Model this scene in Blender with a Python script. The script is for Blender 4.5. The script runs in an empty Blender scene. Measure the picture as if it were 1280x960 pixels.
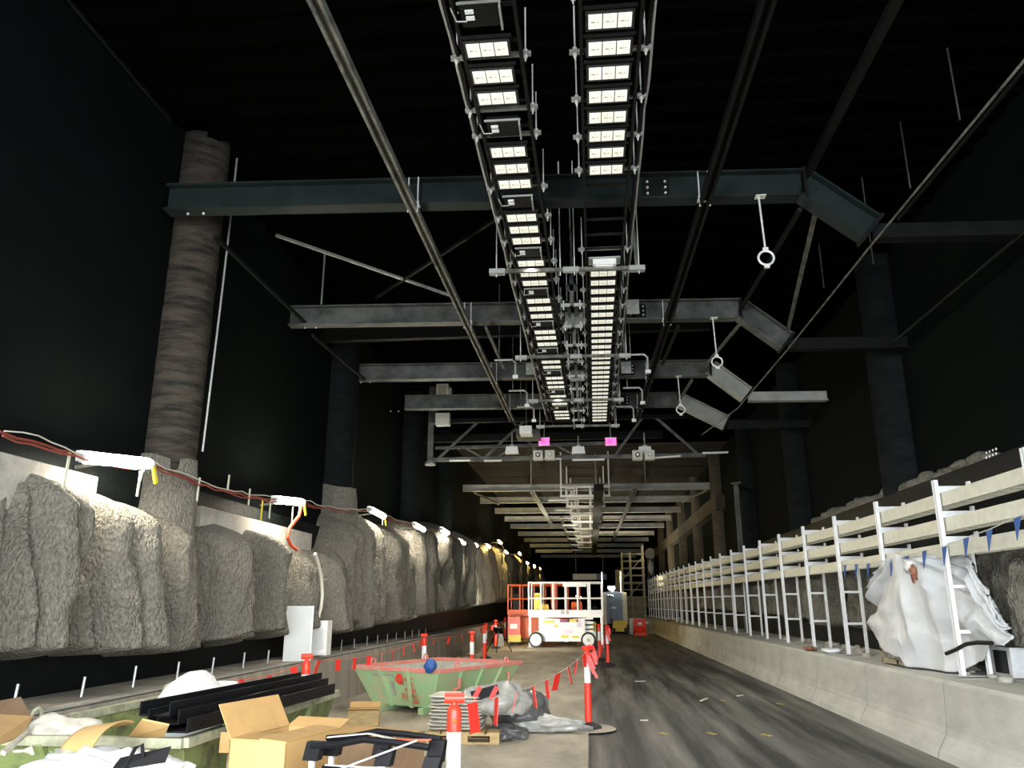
import bpy, math, random
from mathutils import Vector, Matrix, noise
random.seed(7)
PI = math.pi
sc = bpy.context.scene
COL = sc.collection

# ------------------------------------------------------------------ camera
F, CAM_H = 980.0, 1.68
PITCH, YAW = math.radians(15.783), math.radians(5.497)
cd = bpy.data.cameras.new('camera'); cam = bpy.data.objects.new('camera', cd); COL.objects.link(cam)
cd.sensor_width = 36.0; cd.lens = F / 1280 * 36.0; cd.clip_start = .05; cd.clip_end = 400
cam.location = (0, 0, CAM_H); cam.rotation_euler = (PI / 2 + PITCH, 0, YAW)
sc.camera = cam
# ------------------------------------------------------------------ sky, portal, exposure
W = bpy.data.worlds.new('overcast_sky'); sc.world = W; W.use_nodes = True
W.node_tree.nodes['Background'].inputs[0].default_value = (.90, .96, 1.0, 1)
W.node_tree.nodes['Background'].inputs[1].default_value = 11.0
pl = bpy.data.lights.new('tunnel_mouth_portal', 'AREA'); pl.shape = 'RECTANGLE'; pl.size = 10.9; pl.size_y = 5.4
pl.cycles.is_portal = True
po = bpy.data.objects.new('tunnel_mouth_portal', pl); COL.objects.link(po)
po.location = (0, -2.95, 2.7); po.rotation_euler = (PI / 2, 0, 0)
vs = sc.view_settings
vs.view_transform = 'Standard'; vs.look = 'None'; vs.gamma = 1; vs.use_curve_mapping = False; vs.exposure = 0.95
LED = 17.0
BATTEN, FLOOD, LENS = 80.0, 2400.0, 0.27

# ------------------------------------------------------------------ placing helpers: a sight line met with a real plane of the tunnel
_fw = Vector((-math.sin(YAW) * math.cos(PITCH), math.cos(YAW) * math.cos(PITCH), math.sin(PITCH)))
_rt = Vector((math.cos(YAW), math.sin(YAW), 0)); _up = _rt.cross(_fw); _o = Vector((0, 0, CAM_H))
def ray(x, y): return _fw + _rt * ((x - 640) / F) + _up * ((480 - y) / F)
def atX(x, y, X): d = ray(x, y); return _o + d * (X / d.x)
def atY(x, y, Y): d = ray(x, y); return _o + d * (Y / d.y)
def atZ(x, y, Z): d = ray(x, y); return _o + d * ((Z - CAM_H) / d.z)
def n1(x, y=0., z=0.): return noise.noise(Vector((x, y, z)))
ORD = ['nearest', 'second', 'third', 'fourth', 'fifth', 'sixth', 'seventh', 'eighth', 'ninth', 'tenth', 'eleventh', 'twelfth', 'thirteenth',
       'fourteenth', 'fifteenth', 'sixteenth', 'seventeenth', 'eighteenth', 'nineteenth', 'twentieth']
_one = ['', 'first', 'second', 'third', 'fourth', 'fifth', 'sixth', 'seventh', 'eighth', 'ninth']
def nth(i):
    if i < 20: return ORD[i]
    t, u = divmod(i + 1, 10)
    tens = ['', '', 'twenty', 'thirty', 'forty', 'fifty', 'sixty']
    if u == 0: return {2: 'twentieth', 3: 'thirtieth', 4: 'fortieth', 5: 'fiftieth', 6: 'sixtieth'}[t]
    return tens[t] + '-' + _one[u]

# ------------------------------------------------------------------ materials
def mat(name, c, rough=.6, metal=0., var=.0, scale=4., bump=0., bscale=40., c2=None, emit=None, es=0., stretch=(1, 1, 1), lo=.35, hi=.65, spec=.5, alpha=1., trans=0., bdist=.03):
    m = bpy.data.materials.new(name); m.use_nodes = True
    nt = m.node_tree; b = nt.nodes['Principled BSDF']
    b.inputs['Base Color'].default_value = (*c, 1); b.inputs['Roughness'].default_value = rough; b.inputs['Metallic'].default_value = metal
    b.inputs['Specular IOR Level'].default_value = spec
    if emit: b.inputs['Emission Color'].default_value = (*emit, 1); b.inputs['Emission Strength'].default_value = es
    if trans: b.inputs['Transmission Weight'].default_value = trans
    if alpha < 1: b.inputs['Alpha'].default_value = alpha
    if var or c2 or bump:
        g = nt.nodes.new('ShaderNodeNewGeometry'); mp = nt.nodes.new('ShaderNodeMapping'); mp.inputs['Scale'].default_value = stretch
        nt.links.new(g.outputs['Position'], mp.inputs['Vector'])
    if var or c2:
        t = nt.nodes.new('ShaderNodeTexNoise'); t.inputs['Scale'].default_value = scale; t.inputs['Detail'].default_value = 6; t.inputs['Roughness'].default_value = .65
        nt.links.new(mp.outputs[0], t.inputs['Vector'])
        r = nt.nodes.new('ShaderNodeValToRGB'); r.color_ramp.elements[0].position = lo; r.color_ramp.elements[1].position = hi
        k = c2 or tuple(x * (1 - var) for x in c)
        r.color_ramp.elements[0].color = (*k, 1); r.color_ramp.elements[1].color = (*c, 1)
        nt.links.new(t.outputs['Fac'], r.inputs[0]); nt.links.new(r.outputs[0], b.inputs['Base Color'])
    if bump:
        t2 = nt.nodes.new('ShaderNodeTexNoise'); t2.inputs['Scale'].default_value = bscale; t2.inputs['Detail'].default_value = 4
        nt.links.new(mp.outputs[0], t2.inputs['Vector'])
        bm = nt.nodes.new('ShaderNodeBump'); bm.inputs['Strength'].default_value = bump; bm.inputs['Distance'].default_value = bdist
        nt.links.new(t2.outputs['Fac'], bm.inputs['Height']); nt.links.new(bm.outputs[0], b.inputs['Normal'])
    return m
M = {}
M['slab'] = mat('slab_concrete', (.43, .38, .29), .75, var=.45, scale=1.3, bump=.25, bscale=25, stretch=(1, .45, 1))
M['road'] = mat('road_asphalt', (.19, .183, .16), .6, c2=(.02, .02, .018), scale=1.5, bump=.35, bscale=45, stretch=(1.5, .09, 1), lo=.40, hi=.70)

M['paint_yellow'] = mat('road_paint_yellow', (.55, .42, .08), .7, var=.5, scale=9)
M['barrier'] = mat('barrier_concrete', (.50, .49, .43), .8, var=.22, scale=2.2, bump=.18, bscale=30, stretch=(1, .6, 1.5))
M['barrier_l'] = mat('kerb_concrete_brown', (.35, .315, .255), .8, var=.4, scale=2.5, bump=.15, bscale=30, stretch=(1, 2.0, .3))
M['ledge'] = mat('ledge_concrete', (.42, .40, .35), .8, var=.3, scale=5, bump=.3, bscale=25)
M['shot'] = mat('sprayed_concrete', (.26, .24, .195), .85, c2=(.11, .10, .08), scale=34, bump=1.0, bscale=38, bdist=.09, stretch=(1, 1, .6), lo=.30, hi=.66)
M['wallblack'] = mat('black_painted_wall', (.003, .0048, .0045), .85, var=.3, scale=1.5, bump=.1, bscale=12, spec=.06)
M['membrane'] = mat('black_membrane', (.006, .009, .009), .6, var=.4, scale=6, bump=.4, bscale=10, spec=.12)
M['roof'] = mat('black_roof_deck', (.002, .002, .002), .9, spec=.0, var=.3, scale=2)
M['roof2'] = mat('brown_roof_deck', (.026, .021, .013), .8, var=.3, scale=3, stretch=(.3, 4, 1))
M['pile'] = mat('pile_dark_concrete', (.062, .052, .042), .8, c2=(.012, .012, .0115), scale=2.0, bump=.6, bscale=14, stretch=(1, 1, 6), lo=.35, hi=.62, spec=.1)
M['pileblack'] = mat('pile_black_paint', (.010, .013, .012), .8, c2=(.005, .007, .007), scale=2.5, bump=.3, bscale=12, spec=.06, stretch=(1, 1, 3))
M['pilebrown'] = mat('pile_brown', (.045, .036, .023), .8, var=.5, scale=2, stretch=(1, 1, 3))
M['steelgreen'] = mat('steel_dark_green', (.017, .025, .024), .55, var=.35, scale=3, spec=.12)
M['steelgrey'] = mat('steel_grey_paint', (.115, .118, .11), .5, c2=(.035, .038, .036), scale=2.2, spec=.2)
M['steeldark'] = mat('steel_charcoal', (.010, .011, .0105), .55, var=.3, scale=4, spec=.1)
M['steelblack'] = mat('steel_black_paint', (.007, .008, .008), .5, var=.3, scale=4, spec=.12)
M['galv'] = mat('galvanised_steel', (.42, .43, .41), .42, .35, var=.2, scale=12)
M['galvdark'] = mat('dull_galvanised_steel', (.20, .20, .17), .5, .2, c2=(.06, .06, .055), scale=6, spec=.2)
M['zinc'] = mat('bright_zinc', (.66, .66, .63), .4, .1)
M['tray'] = mat('cable_tray_zinc', (.70, .69, .57), .5, .05, var=.14, scale=9)
M['alu'] = mat('aluminium', (.82, .83, .83), .4, .1, var=.1, scale=12)
M['housing'] = mat('lamp_housing_black', (.015, .015, .015), .5)
M['lens'] = mat('lamp_lens_white', (.75, .76, .68), .3, emit=(1, .99, .84), es=LENS)
M['lens_dim'] = mat('lamp_lens_grey', (.55, .55, .5), .35, emit=(1, .98, .86), es=LENS * .3)
M['tube'] = mat('batten_tube_lit', (1, 1, 1), .4, emit=(1, .93, .76), es=BATTEN)
M['tube_warm'] = mat('batten_tube_warm', (1, .9, .6), .4, emit=(1, .72, .22), es=BATTEN)
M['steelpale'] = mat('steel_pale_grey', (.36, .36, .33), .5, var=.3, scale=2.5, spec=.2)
M['flood'] = mat('floodlight_face_lit', (1, 1, 1), .4, emit=(1, .90, .68), es=40)
M['white'] = mat('white_enamel', (.80, .80, .78), .4, var=.08, scale=6)
M['whitemachine'] = mat('white_machine_paint', (.88, .88, .87), .4, var=.06, scale=5)
M['grey'] = mat('grey_plastic', (.42, .42, .40), .5)
M['lightgrey'] = mat('light_grey_panel', (.66, .66, .63), .5, var=.08, scale=3)
M['black'] = mat('black_plastic', (.007, .007, .008), .45, spec=.15)
M['rubber'] = mat('black_rubber', (.02, .02, .02), .7)
M['red'] = mat('bollard_red', (.85, .045, .022), .4, emit=(1, .04, .02), es=0)
M['flag'] = mat('flag_red_plastic', (.80, .03, .02), .45)
M['pinktape'] = mat('barrier_tape_orange', (.85, .14, .08), .45)
M['reflect'] = mat('reflective_white_band', (.86, .86, .85), .4)
M['redcable'] = mat('red_cable', (.26, .045, .03), .5)
M['orangehose'] = mat('orange_hose', (.70, .09, .025), .5)
M['whitehose'] = mat('white_conduit', (.62, .60, .50), .5)
M['tie_y'] = mat('yellow_cable_tie', (.75, .60, .03), .5)
M['tie_w'] = mat('pale_cable_tie', (.60, .58, .45), .5)
M['card'] = mat('cardboard', (.56, .35, .135), .8, var=.10, scale=5)
M['carddark'] = mat('cardboard_inside', (.50, .30, .11), .85, var=.15, scale=5)
M['cardbrown'] = mat('cardboard_brown', (.33, .21, .12), .85, var=.2, scale=5)
M['skipgreen'] = mat('skip_green_paint', (.20, .25, .085), .6, c2=(.08, .075, .04), scale=5, bump=.2, bscale=20, lo=.32, hi=.55)
M['skiprim'] = mat('skip_pale_rim', (.45, .45, .31), .6, var=.45, scale=9)
M['skipmint'] = mat('skip_mint_paint', (.36, .56, .29), .6, c2=(.50, .47, .29), scale=4.5, bump=.15, bscale=20, lo=.34, hi=.55)
M['skipred'] = mat('skip_red_rim', (.66, .20, .17), .6, c2=(.48, .36, .26), scale=7, lo=.3, hi=.5)
M['skipin'] = mat('skip_pale_inside', (.44, .43, .37), .7, var=.3, scale=4)
M['sprayred'] = mat('red_spray_paint', (.62, .12, .08), .7, c2=(.36, .42, .2), scale=14, lo=.42, hi=.55)
M['film'] = mat('white_plastic_film', (.78, .79, .80), .32, var=.06, scale=5)
M['filmgrey'] = mat('grey_plastic_film', (.40, .39, .36), .3, var=.35, scale=9)
M['filmdark'] = mat('dark_grey_film', (.115, .115, .112), .35, var=.4, scale=9)
M['sack'] = mat('pale_sack', (.60, .57, .49), .6, var=.25, scale=9)
M['wood'] = mat('pallet_wood', (.52, .37, .17), .75, var=.35, scale=6, stretch=(1, 1, 5))
M['tarp'] = mat('white_tarpaulin', (.60, .61, .62), .38, var=.12, scale=3, bump=.5, bscale=9)
M['blue'] = mat('blue_flag', (.02, .085, .28), .5)
M['orange'] = mat('orange_machine_paint', (.88, .15, .03), .45)
M['yellow'] = mat('yellow_machine_paint', (.80, .58, .06), .45)
M['bluepanel'] = mat('blue_grey_panel', (.17, .25, .40), .5)
M['lilac'] = mat('pale_lilac_decal', (.70, .62, .80), .5)
M['maroon'] = mat('maroon_decal', (.30, .08, .14), .5)
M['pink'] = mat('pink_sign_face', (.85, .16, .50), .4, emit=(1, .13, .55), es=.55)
M['pinkmark'] = mat('pink_sign_mark', (.6, .05, .33), .4)
M['scaff'] = mat('scaffold_tube', (.45, .42, .31), .5, .2)
M['scaffmesh'] = mat('scaffold_board', (.33, .29, .19), .8, var=.3, scale=5)
M['rust'] = mat('rusty_orange', (.40, .16, .09), .7, c2=(.10, .05, .04), scale=25)

# ------------------------------------------------------------------ mesh building
class MB:
    def __init__(s): s.v = []; s.f = []
    def add(s, vs, fs):
        k = len(s.v); s.v += [tuple(v) for v in vs]; s.f += [tuple(i + k for i in f) for f in fs]; return s
    def hexa(s, p):  # 4 bottom ccw, 4 top ccw
        return s.add(p, [(3, 2, 1, 0), (4, 5, 6, 7), (0, 1, 5, 4), (1, 2, 6, 5), (2, 3, 7, 6), (3, 0, 4, 7)])
    def box(s, c, d, mtx=None):
        x, y, z = d[0] / 2, d[1] / 2, d[2] / 2; c = Vector(c)
        p = [Vector(q) for q in ((-x, -y, -z), (x, -y, -z), (x, y, -z), (-x, y, -z), (-x, -y, z), (x, -y, z), (x, y, z), (-x, y, z))]
        if mtx: p = [mtx @ q for q in p]
        return s.hexa([q + c for q in p])
    def bx(s, a, b): return s.box([(a[i] + b[i]) / 2 for i in range(3)], [abs(b[i] - a[i]) for i in range(3)])
    def bar(s, p, q, w, h, upv=(0, 0, 1)):   # rectangular bar p->q; w sideways, h along up
        p, q = Vector(p), Vector(q); d = (q - p).normalized(); u = Vector(upv)
        if abs(d.dot(u)) > .98: u = Vector((0, 1, 0))
        r = d.cross(u).normalized(); u = r.cross(d)
        a, b = r * w / 2, u * h / 2
        return s.hexa([p - a - b, p + a - b, q + a - b, q - a - b, p - a + b, p + a + b, q + a + b, q - a + b])
    def tube(s, pts, r, n=8, cap=True):
        pts = [Vector(p) for p in pts]; rs = r if isinstance(r, (list, tuple)) else [r] * len(pts)
        k = len(s.v); ref = None
        for i, p in enumerate(pts):
            d = (pts[min(i + 1, len(pts) - 1)] - pts[max(i - 1, 0)]).normalized()
            if ref is None: ref = Vector((0, 0, 1)) if abs(d.z) < .9 else Vector((1, 0, 0))
            a = d.cross(ref).normalized(); b = a.cross(d); ref = b if abs(d.dot(b)) < .9 else ref
            for j in range(n):
                t = 2 * PI * j / n; s.v.append(tuple(p + a * math.cos(t) * rs[i] + b * math.sin(t) * rs[i]))
        for i in range(len(pts) - 1):
            for j in range(n):
                j2 = (j + 1) % n; s.f.append((k + i * n + j, k + i * n + j2, k + (i + 1) * n + j2, k + (i + 1) * n + j))
        if cap:
            s.f.append(tuple(k + j for j in range(n))[::-1]); s.f.append(tuple(k + (len(pts) - 1) * n + j for j in range(n)))
        return s
    def lathe(s, prof, n=16, c=(0, 0, 0)):
        k = len(s.v)
        for r, z in prof:
            for j in range(n):
                t = 2 * PI * j / n; s.v.append((c[0] + r * math.cos(t), c[1] + r * math.sin(t), c[2] + z))
        for i in range(len(prof) - 1):
            for j in range(n):
                j2 = (j + 1) % n; s.f.append((k + i * n + j, k + i * n + j2, k + (i + 1) * n + j2, k + (i + 1) * n + j))
        s.f.append(tuple(k + j for j in range(n))[::-1]); s.f.append(tuple(k + (len(prof) - 1) * n + j for j in range(n)))
        return s
    def torus(s, c, R, r, axis='Y', n=20, m=8):
        pts = []
        k = len(s.v)
        for i in range(n):
            t = 2 * PI * i / n
            for j in range(m):
                u = 2 * PI * j / m; a = (R + r * math.cos(u)); w = r * math.sin(u)
                q = (a * math.cos(t), w, a * math.sin(t)) if axis == 'Y' else (w, a * math.cos(t), a * math.sin(t))
                s.v.append((c[0] + q[0], c[1] + q[1], c[2] + q[2]))
        for i in range(n):
            for j in range(m):
                i2, j2 = (i + 1) % n, (j + 1) % m
                s.f.append((k + i * m + j, k + i2 * m + j, k + i2 * m + j2, k + i * m + j2))
        return s
    def grid(s, fn, nu, nv):
        k = len(s.v)
        for i in range(nu + 1):
            for j in range(nv + 1): s.v.append(tuple(fn(i / nu, j / nv)))
        for i in range(nu):
            for j in range(nv):
                a = k + i * (nv + 1) + j; s.f.append((a, a + nv + 1, a + nv + 2, a + 1))
        return s
    def extr(s, poly, a, b, to3):   # prism of a 2d polygon between parameters a and b; to3(u, v, t)
        n = len(poly); p = [to3(u, v, a) for u, v in poly] + [to3(u, v, b) for u, v in poly]
        return s.add(p, [tuple(range(n))[::-1], tuple(range(n, 2 * n))] + [(i, (i + 1) % n, n + (i + 1) % n, n + i) for i in range(n)])
    def mesh(s, name, m, smooth=False, off=None):
        me = bpy.data.meshes.new(name)
        v = [tuple(Vector(q) - off) for q in s.v] if off is not None else s.v
        me.from_pydata(v, [], s.f); me.materials.append(M[m] if isinstance(m, str) else m)
        import bmesh
        b = bmesh.new(); b.from_mesh(me); bmesh.ops.recalc_face_normals(b, faces=b.faces); b.to_mesh(me); b.free()
        if smooth:
            me.polygons.foreach_set('use_smooth', [True] * len(me.polygons))
            if smooth != 'all': me.set_sharp_from_angle(angle=math.radians(40))
        me.update(); return me
    def part(s, name, m, parent, world=False, smooth=False, label=None, kind=None):
        off = None
        if world:
            p = parent; off = Vector((0, 0, 0))
            while p: off += Vector(p.location); p = p.parent
        o = bpy.data.objects.new(name, s.mesh(name, m, smooth, off)); COL.objects.link(o); o.parent = parent
        if label: o['label'] = label
        if kind: o['kind'] = kind
        return o
    def solo(s, name, m, label=None, cat=None, group=None, kind=None, smooth=False):
        xs, ys, zs = zip(*s.v); off = Vector(((min(xs) + max(xs)) / 2, (min(ys) + max(ys)) / 2, min(zs)))
        o = bpy.data.objects.new(name, s.mesh(name, m, smooth, off)); COL.objects.link(o); o.location = off
        return tag(o, label, cat, group, kind)
def tag(o, label=None, cat=None, group=None, kind=None):
    for k, v in (('label', label), ('category', cat), ('group', group), ('kind', kind)):
        if v: o[k] = v
    return o
def thing(name, label, cat, loc=(0, 0, 0), rz=0., group=None, kind=None):
    o = bpy.data.objects.new(name, None); COL.objects.link(o); o.location = loc; o.rotation_euler = (0, 0, rz); o.empty_display_size = .2
    return tag(o, label, cat, group, kind)
def dup(o, parent=None, loc=None, rz=None, label=None):
    c = o.copy(); COL.objects.link(c); c.parent = parent
    if loc is not None: c.location = loc
    if rz is not None: c.rotation_euler = (0, 0, rz)
    if label: c['label'] = label
    for ch in list(o.children): dup(ch, c)
    return c
def child(o, parent, loc=(0, 0, 0), rot=None):   # another copy of one part, sharing its mesh
    c = o.copy(); COL.objects.link(c); c.parent = parent; c.location = loc
    if rot: c.rotation_euler = rot
    return c
def RZ(a): return Matrix.Rotation(a, 3, 'Z')
def RX(a): return Matrix.Rotation(a, 3, 'X')
def RY(a): return Matrix.Rotation(a, 3, 'Y')

# ================================================================== THE TUNNEL
ROOF = 8.0; Y0, Y1 = -3.0, 95.0
# floor
fl = thing('floor', 'pale brown concrete work slab on the left half of the tunnel', None, (0, 0, 0), kind='structure')
ys = [-3, 2.2, 6.5, 9.8, 14.6, 20, 26, 33, 42, 54, 70, 95]
for i in range(len(ys) - 1):
    MB().bx((-5.6, ys[i] + (.008 if i else 0), -.25), (-.07, ys[i + 1], 0)).part('slab', 'slab', fl)
MB().bx((-5.6, -30, -.4), (5.8, 95, -.03)).solo('floor_road', 'road', 'dark stained asphalt road lane on the right half', kind='structure')
for i, (px, py) in enumerate([(830, 917), (890, 917), (958, 919), (905, 876), (975, 880)]):
    p = atZ(px, py, -.03); MB().box((p.x, p.y, -.027), (.07, .16, .006), RZ(.5)).solo('paint_mark', 'paint_yellow',
        'small yellow paint mark on the road, ' + ['left one of the near three', 'middle one of the near three', 'right one of the near three', 'left one of the far pair', 'right one of the far pair'][i], 'paint mark', 'yellow road marks')
for i, (px, py, l, a) in enumerate([(880, 875, .5, 1.2), (800, 852, .25, .3), (925, 870, .2, .9), (805, 901, .12, .2)]):
    p = atZ(px, py, -.03); MB().box((p.x, p.y, -.022), (l, .05, .012), RZ(a)).solo('timber_scrap' if i == 0 else 'debris_chip', 'whitehose',
        ['long pale splinter lying on the dark road', 'pale chip on the road beside the bollards', 'small pale chip right of the long splinter', 'tiny white chip on the road near the slab edge'][i], 'debris', 'scraps on the road')
# upper walls, end wall, roof
MB().bx((-6.0, Y0, -.4), (-5.42, Y1, ROOF + .4)).solo('wall_left', 'wallblack', 'black painted left tunnel wall', kind='structure')
MB().bx((5.62, Y0, -.4), (6.2, Y1, ROOF + .4)).solo('wall_right', 'wallblack', 'black painted right tunnel wall', kind='structure')
MB().bx((-6, Y1, -.4), (6.2, Y1 + .4, ROOF + .4)).solo('wall_end', 'wallblack', 'dark end of the tunnel', kind='structure')
MB().bx((-6, Y0 - .4, 5.4), (6.2, Y0, ROOF + .4)).solo('wall_light_blocker', 'wallblack', 'unseen header added over the tunnel mouth to block light from the upper steel', kind='structure')  # out of view; added so daylight falls low and the roof steel stays dark
ce = thing('ceiling', 'black roof deck over the tunnel', None, (0, 0, ROOF), kind='structure')
MB().bx((-6, Y0, ROOF), (6.2, 31.5, ROOF + .4)).part('deck', 'roof', ce, True)
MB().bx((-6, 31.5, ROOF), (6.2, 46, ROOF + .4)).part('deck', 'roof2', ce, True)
MB().bx((-6, 46, ROOF), (6.2, Y1, ROOF + .4)).part('deck', 'roof', ce, True)
r0 = MB().box((0, 0, -.04), (11.0, .12, .08)).part('deck_rib', 'roof', ce); r0.location = (.1, 3.6, 0)
for i in range(1, 60): child(r0, ce, (.1, 3.6 + i * .46, 0))
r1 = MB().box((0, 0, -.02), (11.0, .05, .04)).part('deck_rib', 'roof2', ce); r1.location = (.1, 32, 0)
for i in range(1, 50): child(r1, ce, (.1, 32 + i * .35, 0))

# ledges / barriers
bl = thing('baseboard_left', 'low brown concrete kerb wall along the left side', None, (-4.6, 0, 0), kind='structure')
ya = 1.0
poly = [(-4.55, 0), (-4.57, .70), (-4.59, .79), (-4.63, .82), (-5.42, .84), (-5.42, 0)]
while ya < 74:
    MB().extr(poly, ya + .006, ya + 4.0, lambda u, v, t: Vector((u, t, v))).part('kerb_panel', 'barrier_l', bl, True); ya += 4.0
MB().bx((-4.70, 1, .815), (-4.585, 75, .835)).part('coping', 'ledge', bl, True)
br = thing('baseboard_right', 'pale concrete barrier along the right side of the road', None, (4.2, 0, 0), kind='structure')
poly = [(3.98, -.03), (4.0, .05), (4.10, .22), (4.12, .30), (4.15, .79), (4.19, .83), (5.62, .86), (5.62, -.03)]
ya = 2.13
while ya < 76:
    MB().extr(poly, ya + .028, ya + 2.75, lambda u, v, t: Vector((u, t, v))).part('barrier_panel', 'barrier', br, True); ya += 2.75
MB().extr([(a + .008, b - (.008 if b > .3 else 0)) for a, b in poly], 2, 76, lambda u, v, t: Vector((u, t, v))).part('joint_filler', 'steelblack', br, True)

# ---------------- sprayed concrete, left
def interp(tab, x):
    if x <= tab[0][0]: return tab[0][1]
    for (a, b), (c, d) in zip(tab, tab[1:]):
        if x <= c:
            t = (x - a) / (c - a); t = t * t * (3 - 2 * t); return b + (d - b) * t
    return tab[-1][1]
TOPL = [(4, 2.95), (6.6, 2.92), (7.4, 2.82), (8.6, 2.74), (9.9, 2.72), (11, 2.80), (12.2, 2.82), (13.2, 2.66), (15.0, 2.72), (15.7, 3.45), (16.6, 3.82), (17.6, 3.70), (19.5, 3.62), (22, 4.0), (26, 4.3), (34, 4.55), (45, 4.9), (80, 5.4)]
BOTL = [(4, 1.19), (14, 1.2), (20, 1.3), (30, 1.55), (44, 1.9), (80, 2.2)]
def billow(u, z, s):
    return abs(n1(u, z, s)) ** .62
def shot(side, tops, bots, base, wallx, amp, seed, ya, yb, nv):
    mb = MB(); Y = ya; cols = []
    while Y < yb:
        cols.append(Y); Y += .018 + .0017 * Y
    n = len(cols)
    def fn(iu, v):
        Y = cols[min(n - 1, round(iu * (n - 1)))]
        zt = interp(tops, Y) + .10 * n1(Y * 1.3, seed) + .04 * n1(Y * 5, seed); zb = interp(bots, Y) + .14 * n1(Y * 1.6, seed + 3) + .09 * n1(Y * 4.1, seed + 9)
        z = zb + (zt - zb) * v
        u = Y + .16 * n1(Y * .7, z * .7, seed + 1) + .06 * n1(Y * 2.1, z * 1.5, seed + 2)
        far = max(0., min(1., (Y - 14.5) / 2.5))
        u += far * .07 * math.sin(z * 5 + 2.2 * Y) * n1(Y * .9, z, 4)
        d = amp * (1.2 * billow(u * 1.15, z * .10, seed) + (1.0 + .15 * far) * billow(u * (2.6 + .0 * far), z * .14, seed + 5) + .16 * billow(u * 6, z * 1.2, seed + 7))
        d += .08 * n1(Y * 1.7, z * .9, seed + 20) + .12 * abs(n1(u * 4.2, z * .5, seed + 31)) + .05 * n1(Y * 5, z * 1.6, seed + 25)
        d += .035 * n1(Y * 6, z * 6, seed) + .012 * n1(Y * 22, z * 22, seed)
        prof = min(1, (v / .05)) ** .5 * (1 if v < .80 else math.sqrt(max(0, 1 - ((v - .80) / .2) ** 2)) * .75 + .25 * (1 - v) / .2)
        d += far * .26 * (abs(math.sin(PI * (u * .95 + .13 * math.sin(z * 3.6 + 1.7 * Y) + .5 * n1(Y * .6, seed)))) ** .7 - .5)
        d -= .46 * math.exp(-(n1(u * 1.15, z * .10, seed) / .15) ** 2) + .20 * math.exp(-(n1(u * 2.6, z * .14, seed + 5) / .10) ** 2)
        lean = .16 * (1 - v)
        full = max(.05, base + d + lean)
        return (side * (wallx - (full) * prof), Y, z)
    mb.grid(fn, n - 1, nv); return mb
sl = thing('wall_left_sprayed', 'rough grey sprayed concrete draped along the lower left wall', None, (-5.3, 8, 1.2), kind='structure')
shot(-1, TOPL, BOTL, .38, 5.43, .32, 11.3, 3.6, 82, 58).part('sprayed_concrete', 'shot', sl, True, smooth='all')
MB().bx((-5.40, 1, .83), (-5.335, 90, 3.2)).part('membrane', 'membrane', sl, True)
# step and collar round the first pile, upper cap blocks
def collar(cx, cy, r0, r1, z0, z1, seed):
    def fn(u, v):
        a = u * 2 * PI; r = r0 + (r1 - r0) * (v ** .6) + .05 * n1(math.cos(a) * 2, math.sin(a) * 2, seed + v * 3)
        return (cx + r * math.cos(a), cy + r * math.sin(a), z0 + (z1 - z0) * v + .07 * v * n1(a, seed))
    return MB().grid(fn, 40, 14)
collar(-5.30, 9.35, .62, .37, 1.7, 3.45, 3).part('collar', 'shot', sl, True, smooth='all')
collar(-5.30, 16.1, .62, .44, 2.6, 4.05, 5).part('collar', 'shot', sl, True, smooth='all')
MB().bx((-5.43, 4, 2.5), (-5.12, 7.75, 2.98)).part('cap_block', 'ledge', sl, True)
MB().bx((-5.43, 10.2, 2.5), (-5.2, 14.6, 2.98)).part('cap_block', 'ledge', sl, True)
# ---------------- sprayed concrete, right
TOPR = [(4, 2.5), (80, 2.5)]
BOTR = [(4, 1.35), (9, 1.3), (11, 1.15), (13, 1.0), (15, 1.2), (18, 1.35), (30, 1.5), (80, 1.6)]
sr = thing('wall_right_sprayed', 'streaked sprayed concrete behind the cable rack on the right wall', None, (5.5, 12, 1), kind='structure')
shot(1, TOPR, BOTR, .22, 5.63, .2, 40.7, 6, 80, 40).part('sprayed_concrete', 'shot', sr, True, smooth='all')
MB().bx((5.53, 4, .85), (5.60, 90, 3.2)).part('membrane', 'membrane', sr, True)
def blob(mb, c, d, seed, n=3, amt=.3, f=1.6):
    import bmesh
    b = bmesh.new(); bmesh.ops.create_icosphere(b, subdivisions=n, radius=1)
    b.verts.ensure_lookup_table(); k = len(mb.v)
    for v in b.verts:
        q = v.co.copy(); w = 1 + amt * n1(q.x * f + seed, q.y * f, q.z * f) + amt * .5 * abs(n1(q.x * f * 2.5, q.y * f * 2.5 + seed, q.z * f * 2.5))
        mb.v.append((c[0] + q.x * d[0] * w, c[1] + q.y * d[1] * w, c[2] + q.z * d[2] * w))
    for f_ in b.faces: mb.f.append(tuple(k + v.index for v in f_.verts))
    b.free(); return mb
mbr = MB()
for i in range(26):
    Y = 11 + i * .33; blob(mbr, (5.40 + random.uniform(-.05, .1), Y, 3.58 + .07 * n1(Y)), (random.uniform(.1, .22), random.uniform(.2, .4), random.uniform(.06, .18)), i, 2, .4)
mbr.part('overspray_lump', 'shot', sr, True, smooth='all', kind='stuff')

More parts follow.
